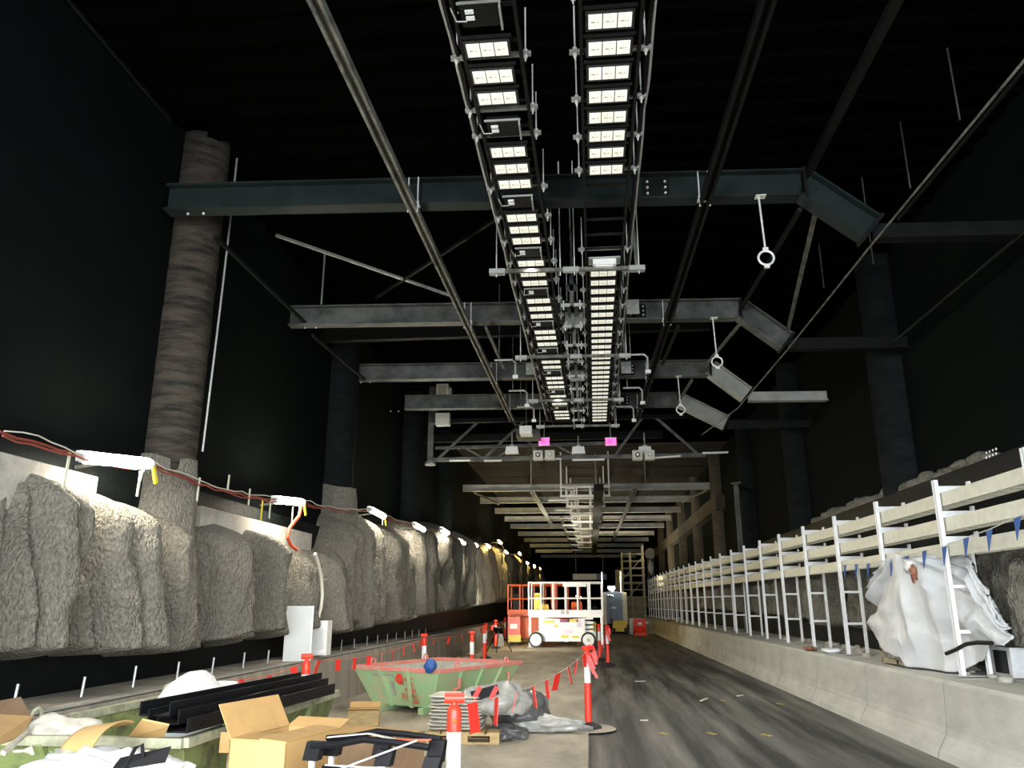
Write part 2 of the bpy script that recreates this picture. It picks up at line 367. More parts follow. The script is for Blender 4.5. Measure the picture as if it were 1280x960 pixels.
# ---------------- piles
def pile(label, X, Y, r, m, z0=.84, n=28, ribs=True):
    prof = []; z = z0
    while z < ROOF:
        prof.append((r + (.012 * n1(z * 6, Y) if ribs else 0), z)); z += .07 if ribs else .8
    prof.append((r, ROOF))
    return MB().lathe(prof, n, (X, Y, 0)).solo('pile_column', m, label, 'column', 'wall piles', smooth=True)
pile('thick round pile with scraped brown surface beside the nearest work light', -5.28, 9.35, .34, 'pile', 2.4)
pile('dark round pile rising behind the second work light', -5.36, 16.1, .42, 'pileblack', 3.0, 24, False)
pile('dark round pile behind the fourth work light on the left wall', -5.38, 22.9, .44, 'pileblack', 3, 20, False)
pile('faint dark pile on the left wall beyond the truss post', -5.40, 28.6, .44, 'pileblack', 3, 20, False)
pile('dark pile on the right wall above the nearest rack frames', 5.60, 14.3, .42, 'pileblack', 3.1, 24, False)
pile('dark pile on the right wall left of the broad right pile', 5.60, 21.0, .42, 'pileblack', 3.0, 24, False)
pile('dark pile on the right wall behind the tall grey post', 5.62, 27.5, .42, 'pileblack', 3.0, 20, False)
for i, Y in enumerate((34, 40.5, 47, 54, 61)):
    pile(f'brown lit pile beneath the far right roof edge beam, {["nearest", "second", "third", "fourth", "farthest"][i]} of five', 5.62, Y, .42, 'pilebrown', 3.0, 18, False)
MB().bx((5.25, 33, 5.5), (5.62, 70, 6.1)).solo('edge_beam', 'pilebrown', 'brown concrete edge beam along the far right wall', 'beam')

# ================================================================== STEELWORK
def beam_section(mb, p, q, depth=.36, fw=.2, tf=.022, tw=.014):
    pass
def roof_beam(label, Y, m, cm=None, zb=6.5, xl=-5.25, xr=2.75, full=True, lowm=None, low_to=5.55, depth=.36):
    t = thing('roof_beam', label, 'beam', (-1, Y, zb), math.radians(2.9), 'cranked steel roof beams')
    L = lambda X: X + 1
    MB().bx((L(xl), -.007, .02), (L(xr), .007, depth - .02)).part('web', m, t)
    MB().bx((L(xl), -.11, 0), (L(xr), .11, .022)).part('bottom_flange', m, t)
    MB().bx((L(xl), -.11, depth - .022), (L(xr), .11, depth)).part('top_flange', m, t)
    sp = MB().bx((-.16, -.028, .05), (.16, -.007, depth - .05)).part('splice_plate', 'steeldark', t); sp.location = (L(.95), 0, 0)
    for X in (-2.0, 1.62):
        st = MB().bx((-.008, -.10, .02), (.008, .10, depth - .02)).part('stiffener', m, t); st.location = (L(X), 0, 0)
    b0 = None
    for bx_ in (-.11, .11):
        for bz in (.10, .18, .26):
            if b0 is None: b0 = MB().tube([(0, -.028, 0), (0, -.05, 0)], .016, 6).part('bolt', 'zinc', t); b0.location = (L(.95) + bx_, 0, bz)
            else: child(b0, t, (L(.95) + bx_, 0, bz))
    for X in (-4.95, -4.75):
        child(b0, t, (L(X), -.05, -.01), (PI / 2, 0, 0))
    if full:
        a = Vector((L(xr), 0, depth / 2)); b = Vector((L(3.50), 0, depth / 2 - .62))
        d = (b - a).normalized(); nrm = Vector((-d.z, 0, d.x)) * -1
        if nrm.z < 0: nrm = -nrm
        MB().bar(a, b, .014, depth - .04, nrm).part('cranked_web', cm or m, t)
        h = nrm * (depth / 2 - .011)
        MB().bar(a + h, b + h, .22, .022, nrm).part('cranked_flange', cm or m, t)
        MB().bar(a - h, b - h, .22, .022, nrm).part('cranked_flange', cm or m, t)
        MB().bx((L(xr) - .012, -.12, -.02), (L(xr) + .012, .12, depth + .02)).part('end_plate', 'steeldark', t)
        MB().bar(b - d * .02, b + d * .02, .24, depth + .05, nrm).part('end_plate', 'steeldark', t)
        lm = lowm or 'steeldark'
        MB().bx((L(3.52), -.012, -.56), (L(low_to), .012, -.36)).part('tail_beam', lm, t)
        MB().bx((L(3.52), -.09, -.58), (L(low_to), .09, -.56)).part('tail_flange', lm, t)
    return t
roof_beam('nearest cranked roof beam, dark green, beside the scraped pile', 8.78, 'steelgreen')
roof_beam('second cranked roof beam, pale grey, below a thin vertical rod', 13.03, 'steelgrey')
roof_beam('third cranked roof beam, dull grey with a long pale tail on the right', 16.6, 'steelgrey', 'steelpale', lowm='steelpale', low_to=5.2)
roof_beam('fourth cranked roof beam, grey, directly before the truss gantry', 19.3, 'steelgrey', 'steelpale', xl=-4.6, xr=2.35)
for i, Y in enumerate((15.0, 18.0, 25.5)):
    MB().bx((-5.43, Y - .08, 6.95), (2.5, Y + .08, 7.2)).solo('purlin', 'steeldark', f'dark cross purlin above the roof beams, {["nearest", "middle", "farthest"][i]} of three', 'beam', 'dark purlins')
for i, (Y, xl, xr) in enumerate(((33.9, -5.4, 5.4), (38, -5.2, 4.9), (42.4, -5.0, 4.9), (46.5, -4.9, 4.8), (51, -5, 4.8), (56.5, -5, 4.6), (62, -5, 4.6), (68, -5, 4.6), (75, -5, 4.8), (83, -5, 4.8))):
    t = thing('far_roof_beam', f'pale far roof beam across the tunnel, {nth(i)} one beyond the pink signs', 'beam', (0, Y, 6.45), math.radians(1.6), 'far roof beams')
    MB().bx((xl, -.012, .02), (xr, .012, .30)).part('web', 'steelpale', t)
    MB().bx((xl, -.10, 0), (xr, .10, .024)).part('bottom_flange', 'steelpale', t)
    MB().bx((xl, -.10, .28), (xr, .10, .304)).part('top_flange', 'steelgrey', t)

# longitudinal rails below the beams
def rail(name, label, p, q, m, w=.09, h=.07, clamps=(), twin=True):
    p, q = Vector(p), Vector(q)
    t = thing(name, label, 'rail', p)
    if twin:
        d = (q - p).normalized(); r = d.cross(Vector((0, 0, 1))).normalized() * w * .36
        MB().bar(p - r, q - r, w * .26, h).part('channel_side', m, t, True); MB().bar(p + r, q + r, w * .26, h).part('channel_side', m, t, True)
        MB().bar(p + Vector((0, 0, h * .4)), q + Vector((0, 0, h * .4)), w * .5, h * .12).part('channel_back', m, t, True)
    else:
        MB().bar(p, q, w, h).part('bar', m, t, True)
    c0 = None
    for Y in clamps:
        k = (Y - p.y) / (q.y - p.y); c = p.lerp(q, k)
        if c0 is None:
            mb = MB(); mb.bx((-.08, -.03, .03), (.08, .03, .05)); mb.tube([(-.06, -.05, -.06), (-.06, -.05, .42)], .009, 6); mb.tube([(.06, -.05, -.06), (.06, -.05, .42)], .009, 6)
            mb.tube([(-.06, -.05, .05), (-.06, -.05, .08)], .02, 6).tube([(.06, -.05, .05), (.06, -.05, .08)], .02, 6)
            c0 = mb.part('beam_clamp', 'zinc', t); c0.location = c - p
        else: child(c0, t, c - p)
    return t
rail('hoist_rail', 'long pale twin channel rail running lengthwise left of the lamp rows', (-2.12, 3.2, 6.43), (-1.95, 20.2, 6.43), 'galvdark', .12, .08, (8.65, 12.9, 16.5, 19.2))
rail('hoist_rail', 'long black twin channel rail running lengthwise right of the lamp rows', (1.60, 3.2, 6.43), (1.36, 20.2, 6.43), 'steelblack', .13, .09, (8.85, 13.1, 16.7, 19.4))
rail('upper_rail', 'dim upper rail meeting the nearest beam at its crank', (2.93, 3.5, 6.98), (2.9, 9.3, 6.98), 'steeldark', .09, .09, (), False)
MB().tube([(3.62, 3.5, 5.88), (3.5, 9.0, 5.88), (3.46, 13.1, 5.88), (3.36, 17.2, 5.88), (2.95, 20, 5.88)], .013, 8).solo('pipe', 'galvdark', 'thin pipe joining the lower ends of the cranked beams', 'pipe', smooth=True)
MB().tube([(3.72, 3.5, 5.93), (3.62, 8.5, 5.93)], .018, 8).solo('pipe', 'steeldark', 'short dim pipe beside the thin pipe at upper right', 'pipe', smooth=True)
MB().tube([(5.3, 4.5, 5.95), (5.22, 9.0, 5.93), (5.14, 12.9, 5.9)], .026, 8).solo('pipe', 'steeldark', 'dark pipe along the right wall ending at the second beam tail', 'pipe', smooth=True)
MB().tube([(-5.36, 4.5, 7.9), (-5.38, 8.6, 7.86)], .02, 8).solo('pipe', 'steeldark', 'faint conduit high on the left wall before the scraped pile', 'pipe', smooth=True)
cp = [(-4.93, 9.62, 7.95), (-4.93, 9.62, 6.9), (-4.93, 9.60, 5.6), (-4.95, 9.58, 3.6)]
MB().tube(cp, .014, 6).solo('drop_conduit', 'galv', 'thin vertical conduit running down the scraped pile', 'conduit', smooth=True)
MB().tube([(-4.68, 12.8, 6.9), (-4.68, 12.8, 8.0)], .016, 6).solo('hanger_rod', 'galv', 'thin vertical rod above the left end of the second roof beam', 'rod', smooth=True)
def seg(label, a, b, m='steelgrey', w=.05, name='brace'): MB().bar(a, b, w, w).solo(name, m, label, 'brace', 'roof braces')
seg('bright diagonal brace between the first two roof beams on the left', atZ(345, 294, 6.95), atZ(562, 369, 6.95), 'galv', .04)
seg('dim diagonal brace crossing the bright brace on the left', atZ(470, 372, 6.95), atZ(625, 270, 6.95), 'steeldark', .045)
seg('dark brace from the scraped pile to the second roof beam', (-4.9, 9.2, 6.46), (-4.95, 12.8, 6.55), 'steeldark', .05)
seg('dark brace from the second to the third roof beam on the left', (-4.95, 13.2, 6.46), (-4.85, 16.3, 6.5), 'steeldark', .05)
seg('pale brace slanting down between the first two beam cranks', atY(1022, 255, 9.0), atY(985, 412, 13.2), 'galvdark', .05)
seg('dark brace slanting beside the black rail between the first two beams', atY(1000, 262, 9.0), atY(925, 388, 13.2), 'steeldark', .05)
seg('dark brace slanting from the second beam toward the third', atY(925, 405, 13.3), atY(875, 465, 16.8), 'galvdark', .045)
seg('dark brace slanting from the third crank to the fourth', atY(865, 475, 16.9), atY(846, 505, 19.3), 'steelgrey', .05)
seg('grey strut below the second beam left of the lamp rows', atZ(607, 408, 6.4), atZ(630, 460, 6.4), 'steelgrey', .05)
seg('dark strut below the second beam right of the lamp rows', atZ(848, 408, 6.4), atZ(828, 455, 6.4), 'steeldark', .05)
for i, (px, py, py2) in enumerate(((1138, 155, 235), (1200, 65, 150), (1092, 240, 330), (1030, 310, 360))):
    a = atX(px, py2, 4.3); MB().tube([a, (a.x, a.y, ROOF)], .010, 6).solo('hanger_rod', 'steelgrey',
        'thin rod hanging from the dark roof on the right, ' + ['second from the right', 'rightmost of four', 'third from the right', 'fourth from the right'][i], 'rod', 'roof rods on the right')
# rods with pipe rings
for i, (X, Y, zt, zr, lab) in enumerate(((2.2, 8.86, 6.5, 5.68, 'steel ring on a rod below the nearest roof beam'), (2.27, 13.1, 6.5, 5.70, 'steel ring on a rod below the second roof beam'), (2.05, 16.7, 6.5, 5.75, 'small steel ring on a rod below the third roof beam'))):
    t = thing('ring_hanger', lab, 'pipe hanger', (X, Y, zr), 0, 'pipe ring hangers')
    MB().tube([(0, 0, .1), (-.02, 0, zt - zr)], .012, 8).part('rod', 'zinc', t, smooth=True)
    MB().torus((0, 0, 0), .09, .014).part('ring', 'zinc', t, smooth=True)
    MB().bx((-.03, -.02, .095), (.03, .02, .13)).bx((-.03, -.02, -.13), (.03, .02, -.095)).part('clamp_bolt', 'zinc', t)
    MB().bx((-.06, -.05, zt - zr - .012), (.06, .05, zt - zr)).part('top_plate', 'zinc', t)

# ------------------------------------------------------------------ lamp rows on ladder trays
def ladder(label, X, ya, yb, Xe, w=.25):
    t = thing('lamp_ladder', label, 'cable ladder', (X, ya, 6.34))
    for s in (-1, 1):
        MB().bar((X + s * w, ya, 6.36), (Xe + s * w, yb, 6.36), .03, .09).part('side_rail', 'steeldark', t, True)
    r = MB().box((0, 0, .03), (w * 2, .04, .02)).part('rung', 'steeldark', t); r.location = (0, .2, 0)
    n = int((yb - ya) / .42)
    for i in range(1, n):
        Y = .2 + i * .42; child(r, t, ((Xe - X) * Y / (yb - ya), Y, 0))
    return t
ladder('black ladder tray carrying the left row of overhead lamps', -.74, 4.2, 20.6, -.62)
ladder('black ladder tray carrying the right row of overhead lamps', .29, 4.2, 20.6, .36)
def make_lamp():
    t = thing('overhead_lamp', 'x', 'floodlight', (0, 0, 6.3), 0, 'overhead floodlights')
    MB().hexa([(-.20, -.115, 0), (.20, -.115, 0), (.20, .115, 0), (-.20, .115, 0), (-.17, -.09, .06), (.17, -.09, .06), (.17, .09, .06), (-.17, .09, .06)]).part('housing', 'housing', t)
    for i in range(3):
        mb = MB(); x = (i - 1) * .121
        for s in (-1, 1):
            for q in (-1, 1): mb.bx((x + q * .0285 - .0275, s * .041 - .039, -.008), (x + q * .0285 + .0275, s * .041 + .039, 0))
        l = mb.part('lens', 'lens', t)
        MB().bx((x - .035, -.007, -.011), (x - .005, .007, -.008)).bx((x + .012, -.004, -.011), (x + .032, .004, -.008)).part('lens_clip', 'grey', l)
    MB().bx((-.22, -.155, .0), (.22, -.135, .025)).part('bracket', 'steeldark', t)
    ld = bpy.data.lights.new('overhead_lamp_light', 'SPOT'); ld.energy = LED; ld.color = (1, .97, .88); ld.spot_size = math.radians(165); ld.spot_blend = 1.0; ld.shadow_soft_size = .03
    lo = bpy.data.objects.new('lamp_light', ld); COL.objects.link(lo); lo.parent = t; lo.location = (0, 0, -.05)
    MB().tube([(-.19, .12, .02), (-.235, .06, .05), (-.24, -.06, .05), (-.2, -.13, .03)], .008, 6).part('lead', 'black', t, smooth=True)
    return t
lamp = make_lamp(); first = True
LEFT = []; y = 5.68; g = 0
lefty = [5.68, 6.04, 6.36, 7.28, 7.61, 7.94, 8.75, 9.07, 9.39, 10.1, 10.46, 10.8, 11.52, 11.86, 12.2, 12.99, 13.3, 13.65, 14.4, 14.75, 15.1, 15.9, 16.25, 16.6, 17.4, 17.75, 18.1, 18.9, 19.25, 19.6]
for i, Y in enumerate(lefty):
    X = -.76 + (Y - 5.7) * .0125; lab = f'three-lens overhead lamp, {nth(i)} in the left ceiling row'
    if first: lamp.location = (X, Y, 6.3); lamp['label'] = lab; first = False
    else: dup(lamp, None, (X, Y, 6.3), 0, lab)
righty = [5.43, 5.76, 6.09, 6.43, 6.76, 7.08, 7.39, 7.73] + [10.55 + .335 * i for i in range(29)]
for i, Y in enumerate(righty):
    dup(lamp, None, (.285 + (Y - 5.4) * .005, Y, 6.3), 0, f'three-lens overhead lamp, {nth(i)} in the right ceiling row')
def make_box():
    t = thing('driver_box', 'x', 'electrical box', (0, 0, 6.3), 0, 'lamp driver boxes')
    MB().bx((-.16, -.13, 0), (.16, .13, .06)).part('case', 'steeldark', t)
    MB().bx((-.18, -.14, .0), (.18, -.125, .02)).bx((.16, -.13, -.05), (.175, .13, 0)).part('bracket', 'galv', t)
    MB().bx((-.12, -.07, -.012), (-.05, -.03, 0)).bx((-.12, .0, -.012), (-.05, .04, 0)).part('data_plate', 'reflect', t)
    MB().tube([(-.12, .05, -.01), (-.2, .02, -.03), (-.23, -.1, .0)], .006, 6).part('lead', 'grey', t, smooth=True)
    return t
dbx = make_box()
for i, Y in enumerate([5.27, 6.86, 8.36, 9.76, 11.17, 12.6, 14.05, 15.5, 17.0, 18.5]):
    lab = f'dark driver box between lamps of the left ceiling row, {nth(i)} of ten'; X = -.76 + (Y - 5.7) * .0125
    if i == 0: dbx.location = (X, Y, 6.3); dbx['label'] = lab
    else: dup(dbx, None, (X, Y, 6.3), 0, lab)
wb = thing('junction_box', 'white junction box at the start of the dense right lamp row', 'electrical box', (.32, 10.18, 6.26))
MB().bx((-.16, -.09, -.02), (.16, .09, .06)).part('case', 'white', wb); MB().bx((-.22, -.12, .06), (.22, .12, .08)).part('bracket', 'galv', wb)
MB().bx((-.12, -.06, -.032), (.12, .06, -.02)).part('lid', 'reflect', wb)
# strut hangers crossing the rows
def make_strut():
    t = thing('strut_hanger', 'x', 'strut', (0, 0, 6.28), 0, 'threaded rod strut hangers')
    MB().bx((-.36, -.02, -.01), (.36, .02, .025)).part('channel', 'galv', t)
    for s in (-1, 1):
        r = MB().tube([(s * .31, 0, -.07), (s * .31, 0, .5)], .008, 6).part('threaded_rod', 'zinc', t)
        MB().tube([(s * .31, 0, -.035), (s * .31, 0, -.012)], .02, 6).part('nut', 'zinc', r)
        MB().tube([(s * .31, 0, .027), (s * .31, 0, .05)], .02, 6).part('nut', 'zinc', r)
    return t
st = make_strut(); cnt = 0
ls = [5.9, 6.68, 7.12, 8.2, 8.92, 9.6, 10.28, 10.95, 11.7, 12.45, 13.15, 13.9, 14.6, 15.4, 16.1, 16.9, 17.6, 18.4, 19.1]
for i, Y in enumerate(ls):
    lab = f'galvanised strut with rods crossing the left lamp row, {nth(i)} of nineteen'; X = -.76 + (Y - 5.7) * .0125
    if i == 0: st.location = (X, Y, 6.40); st['label'] = lab
    else: dup(st, None, (X, Y, 6.40), 0, lab)
rs = [5.25, 5.92, 6.6, 7.24, 7.9, 9.95, 10.75, 11.4, 12.05, 12.75, 13.4, 14.1, 14.8, 15.45, 16.1, 16.8, 17.5, 18.2, 18.9, 19.6]
for i, Y in enumerate(rs):
    dup(st, None, (.30 + (Y - 5.7) * .005, Y, 6.40), 0, f'galvanised strut with rods crossing the right lamp row, {nth(i)} of twenty')
# wide trapeze frames under both rows
for i, Y in enumerate((4.75, 10.2, 14.2, 17.5, 20.2)):
    t = thing('trapeze_frame', f'wide galvanised trapeze bar spanning both lamp rows, {nth(i)} of five', 'strut', (-.2, Y, 6.2), math.radians(2), 'wide trapeze bars')
    MB().bx((-1.05, -.025, 0), (1.05, .025, .05)).part('crossbar', 'galvdark', t)
    MB().bx((-.06, -.03, -.015), (.16, .03, .06)).part('joiner', 'galv', t)
    for x in (-1.0, -.1, .1, 1.0):
        MB().tube([(x, 0, -.06), (x, 0, 1.75)], .009, 6).part('threaded_rod', 'zinc', t)
    MB().bar((.98, .03, .03), (.93, .03, 1.0), .05, .03).part('upright', 'galvdark', t)
    MB().bx((.86, -.05, -.02), (1.08, .05, .05)).part('foot_bracket', 'galv', t)
    MB().bx((-1.1, -.05, -.02), (-.88, .05, .05)).part('foot_bracket', 'galv', t)
# bracket boxes on beams between the rows
for i, Y in enumerate((13.0, 16.5)):
    t = thing('beam_bracket', f'square galvanised bracket between the lamp rows on the {["second", "third"][i]} roof beam', 'bracket', (-.15, Y - .16, 6.35), 0, 'square brackets on the beams')
    MB().bx((-.16, -.02, 0), (.16, .02, .24)).part('plate', 'galv', t)
    MB().bx((-.02, -.05, -.35), (.02, -.02, 0)).part('stem', 'galvdark', t)
    for x in (-.12, .12):
        for z in (.05, .19): MB().tube([(x, -.02, z), (x, -.045, z)], .016, 6).part('bolt', 'zinc', t)
for i, (X, Y) in enumerate(((.86, 12.9), (.9, 16.5), (-1.15, 16.4))):
    t = thing('cleat_plate', ['pale bolted cleat right of the lamps on the second beam', 'pale bolted cleat right of the lamps on the third beam', 'pale bolted cleat left of the lamps on the third beam'][i], 'bracket', (X, Y - .13, 6.5), 0, 'bolted cleats')
    MB().bx((-.11, -.012, 0), (.11, .012, .26)).part('plate', 'galv', t)
    for x in (-.07, .07): MB().tube([(x, -.012, .13), (x, -.04, .13)], .018, 6).part('bolt', 'zinc', t)

for i in range(9):
    Y = 11.6 + i * 1.0
    t = thing('tee_bracket', f'galvanised tee bracket hanging between the two lamp rows, {nth(i)} of nine', 'bracket', (-.17, Y, 6.22), 0, 'tee brackets between the rows')
    MB().bx((-.03, -.03, 0), (.03, .03, .5)).part('stem', 'galvdark', t); MB().tube([(0, 0, .5), (0, 0, 1.78)], .012, 6).part('rod', 'galvdark', t)
    MB().bx((-.17, -.025, .0), (.17, .025, .045)).part('crossarm', 'galv', t)
    MB().bx((-.09, -.03, .26), (.09, .03, .36)).part('plate', 'steelgrey', t)
    for x in (-.13, .13): MB().tube([(x, 0, -.05), (x, 0, .1)], .012, 6).part('stud', 'zinc', t)
for i, (x0, x1, z, r, m) in enumerate(((-1.06, -.98, 6.42, .02, 'black'), (-1.10, -1.03, 6.46, .016, 'grey'), (.62, .70, 6.42, .02, 'black'), (.66, .75, 6.46, .014, 'grey'))):
    pts = [(x0 + (x1 - x0) * k / 40 + .02 * n1(k * .9, i), 4.5 + k * .4, z + .02 * n1(k * .7, i + 4)) for k in range(41)]
    MB().tube(pts, r, 6).solo('row_cable', m, ['black cable along the left side of the left lamp row', 'grey cable along the left side of the left lamp row', 'black cable along the right side of the right lamp row', 'grey cable along the right side of the right lamp row'][i], 'cable', 'cables beside the lamp rows', smooth=True)
for i, (X, Y) in enumerate(((-1.5, 14.6), (-1.45, 16.9), (1.05, 14.5), (1.1, 16.9), (1.0, 18.6), (-1.4, 18.4))):
    t = thing('conduit_loop', f'pale conduit bracket hanging beside the lamp rows, {["left side, nearest", "left side, middle", "right side, nearest", "right side, middle", "right side, farthest", "left side, farthest"][i]}', 'conduit', (X, Y, 6.2), 0, 'conduit brackets')
    MB().tube([(-.25, 0, .12), (.1, 0, .12), (.16, 0, .06), (.16, 0, -.22)], .02, 8).part('conduit', 'galv', t, smooth=True)
    MB().bx((-.17, -.015, .1), (-.15, .015, 1.8)).part('hanger', 'galvdark', t); MB().bx((.11, -.04, -.26), (.21, .04, -.2)).part('shoe', 'zinc', t)
# ------------------------------------------------------------------ truss gantry with devices
gt = thing('truss_gantry', 'grey steel truss hung across the tunnel carrying signs and white boxes', 'truss', (-.6, 22, 5.6))
MB().bx((-4.56, 21.94, 5.66), (-4.40, 22.06, ROOF - .09)).part('post', 'steelgrey', gt, True)
MB().lathe([(.16, 0), (.16, .05), (.07, .16)], 8, (-4.48, 22, 5.56)).part('post_shoe', 'galv', gt, True)
MB().bar((-4.5, 22, 5.72), (3.3, 22, 5.72), .09, .11).part('bottom_chord', 'steelgrey', gt, True)
MB().bar((-4.4, 22.3, 6.12), (.9, 22.3, 6.18), .07, .08).part('middle_chord', 'steelgrey', gt, True)
MB().bar((-4.5, 22, 6.85), (3.3, 22, 6.85), .1, .12).part('top_chord', 'steeldark', gt, True)
for a, b in ((-4.25, -3.1), (-2.9, -1.75), (-1.3, -2.1), (.8, 1.6), (3.1, 2.0)):
    MB().bar((a if a < b else a, 22, 5.75), (b, 22, 6.82), .05, .07).part('diagonal', 'steelgrey', gt, True)
for a, b in ((-3.0, -3.6), (-2.6, -2.0), (-.3, -.9)):
    MB().bar((a, 22.25, 5.8), (b, 22.25, 6.15), .04, .04).part('strut', 'galvdark', gt, True)
for i, px in enumerate((640, 723, 806)):
    p = atY(px, 563, 21.9)
    t = thing('wireless_box', 'white box hanging from a rod on the truss, ' + ['left of three', 'middle of three', 'right of three'][i], 'device box', p, 0, 'white boxes on the truss')
    MB().hexa([(-.19, -.1, -.1), (.19, -.1, -.1), (.19, .1, -.1), (-.19, .1, -.1), (-.16, -.08, .1), (.16, -.08, .1), (.16, .08, .1), (-.16, .08, .1)]).part('case', 'white', t)
    MB().tube([(0, 0, .1), (0, 0, .5 if i != 1 else .42)], .016, 8).part('stem', 'galv', t); MB().bx((-.06, -.06, .1), (.06, .06, .14)).part('collar', 'galv', t)
for i, px in enumerate((672, 796)):
    p = atY(px, 570, 21.7)
    t = thing('camera_unit', 'pair of pale square camera housings under the truss, ' + ['left pair', 'right pair'][i], 'camera', p, 0, 'camera pairs under the truss')
    for s in (0, 1):
        hs = MB().bx((-.12 + s * .33, -.12, -.12), (.15 + s * .33, .12, .14)).part('housing', 'sack', t)
        MB().tube([(.015 + s * .33, -.12, .01), (.015 + s * .33, -.17, .01)], .065 - .02 * s, 12).part('lens_ring', 'black', hs)
        MB().tube([(.015 + s * .33, -.17, .01), (.015 + s * .33, -.18, .01)], .035, 12).part('lens', 'reflect', hs)
for i, px in enumerate((680, 763.5)):
    p = atY(px, 552, 21.6)
    t = thing('pink_sign', 'small bright pink sign hanging below the ' + ['left', 'right'][i] + ' lamp row', 'sign', p, 0, 'pink signs')
    MB().bx((-.15, -.02, -.10), (.15, .02, .10)).part('panel', 'pink', t)
    MB().bx((-.165, -.015, -.115), (.165, .025, -.10)).bx((-.165, -.015, .10), (.165, .025, .115)).part('frame', 'white', t)
    MB().torus((-.03, -.022, 0), .035, .008).bx((.04, -.026, -.03), (.05, -.02, .03)).part('mark', 'pinkmark', t)
    MB().tube([(0, 0, .1), (0, .35, .62)], .01, 6).part('rod', 'zinc', t)
t = thing('cabinet_box', 'white electrical cabinet high on the truss post', 'electrical box', (-4.08, 21.7, 6.85))
MB().bx((-.2, -.12, .42), (.15, .12, 1.02)).part('case', 'lightgrey', t); MB().bx((-.2, -.12, -.2), (.2, .12, .15)).part('lower_case', 'lightgrey', t); MB().bx((-.42, .0, -.1), (-.18, .3, .95)).part('mounting_plate', 'steelgrey', t)
MB().bx((-.14, -.14, .48), (.09, -.12, .96)).part('door', 'grey', t); MB().bx((.15, -.1, .6), (.24, .1, .9)).part('side_unit', 'grey', t)
for i, (a, b) in enumerate((((-3.9, 5.66), (-3.3, 5.66)), ((-2.9, 5.64), (-2.4, 5.64)), ((-1.3, 5.66), (-.7, 5.66)), ((1.9, 5.64), (2.6, 5.68)), ((3.2, 5.75), (3.9, 5.76)), ((-.4, 5.62), (.5, 5.62)))):
    MB().tube([(a[0], 21.85, a[1]), (b[0], 21.85, b[1])], .03, 8).solo('conduit_stub', 'lightgrey', f'pale conduit stub under the truss, {["leftmost", "second", "third", "fifth", "rightmost", "fourth"][i]} from the left', 'conduit', 'stubs under the truss', smooth=True)
MB().bx((-1.9, 20.8, 6.12), (-1.25, 21.6, 6.3)).solo('duct_box', 'steelgrey', 'grey ribbed duct box left of the left pink sign', 'duct')
t = thing('device_housing', 'white housing above the ribbed duct box', 'device box', (-1.58, 20.4, 6.05)); MB().bx((-.16, -.25, 0), (.16, .25, .2)).part('case', 'white', t); MB().tube([(0, 0, .2), (0, 0, 1.95)], .015, 6).part('rod', 'galvdark', t)
t = thing('tall_post', 'tall pale grey post standing by the right wall', 'post', (4.9, 26.5, .86))
MB().bx((-.07, -.07, 0), (.07, .07, 4.7)).part('shaft', 'steelgrey', t); MB().bx((-.14, -.14, 4.7), (.14, .14, 4.74)).part('cap_plate', 'galvdark', t); MB().bx((-.14, -.14, 0), (.14, .14, .03)).part('foot_plate', 'galvdark', t)
MB().bar((0, 0, 4.66), (.62, .3, 4.5), .08, .08).part('arm', 'steeldark', t)

# far trapeze frames and duct run
for i, (Y, w) in enumerate(((33.4, 1.05), (37.0, .9), (40.5, .8), (44, .8), (48, .75), (53, .75), (58.5, .75), (64, .75))):
    t = thing('cable_trapeze', f'pale cable trapeze frame in the far centre of the roof, {nth(i)} of eight', 'frame', (-.1, Y - .5, 6.0), 0, 'far cable trapezes')
    for z in (.05, .42): MB().bx((-w, -.04, z), (w, .04, z + .08)).part('crossbar', 'zinc', t)
    for x in (-w + .05, -.35, .2, w - .05): MB().bx((x - .03, -.03, .05), (x + .03, .03, 1.95 if abs(x) > .5 else .5)).part('upright', 'zinc', t)
    q = MB()
    for (a, b) in (((-.8, .12), (-.8, .40)), ((-.45, .12), (-.45, .40)), ((-.8, .12), (-.45, .12)), ((-.8, .40), (-.45, .40))): q.bar((a[0], -.05, a[1]), (b[0], -.05, b[1]), .05, .05)
    q.part('square_frame', 'zinc', t)
    q = MB()
    for (a, b) in (((.25, .10), (.25, .44)), ((.6, .10), (.6, .44)), ((.25, .10), (.6, .10)), ((.25, .44), (.6, .44))): q.bar((a[0], -.05, a[1]), (b[0], -.05, b[1]), .05, .05)
    q.part('square_frame', 'zinc', t)
    MB().bx((-w - .5, -.03, -.12), (-w + .3, .03, -.06)).part('outrigger', 'zinc', t)
MB().bx((.25, 30, 5.9), (.62, 70, 6.15)).solo('cable_duct', 'steeldark', 'dark cable duct running through the far trapeze frames', 'duct')
rail('far_rail', 'bright twin rail slanting along the far roof on the left', (-2.35, 33.5, 6.40), (-2.2, 50, 6.40), 'galv', .2, .1)
rail('far_rail', 'dull rail along the far roof on the right', (2.0, 33.5, 6.40), (1.8, 62, 6.40), 'steelgrey', .16, .1)
rail('far_rail', 'thin rail along the far roof left of the trapeze frames', (-1.5, 44, 6.40), (-1.4, 75, 6.40), 'galvdark', .16, .1)
seg('pale brace at the far left roof edge', (-4.9, 33.9, 6.42), (-4.3, 38, 6.42), 'galvdark', .08)
seg('pale brace at the far right roof edge', (4.5, 38.1, 6.42), (5.1, 34.1, 6.42), 'galvdark', .08)
for i, px in enumerate((664, 745, 807)):
    a = atY(px, 607, 33.7); MB().tube([a, (a.x, a.y, 8.0)], .025, 6).solo('hanger_rod', 'galv', 'pale rod dropping to the first far roof beam, ' + ['left one', 'middle one', 'right one'][i], 'rod', 'rods at the far beam')
t = thing('overhead_sign', 'long white panel hanging low at the far end', 'sign', (0.0, 72, 3.9))
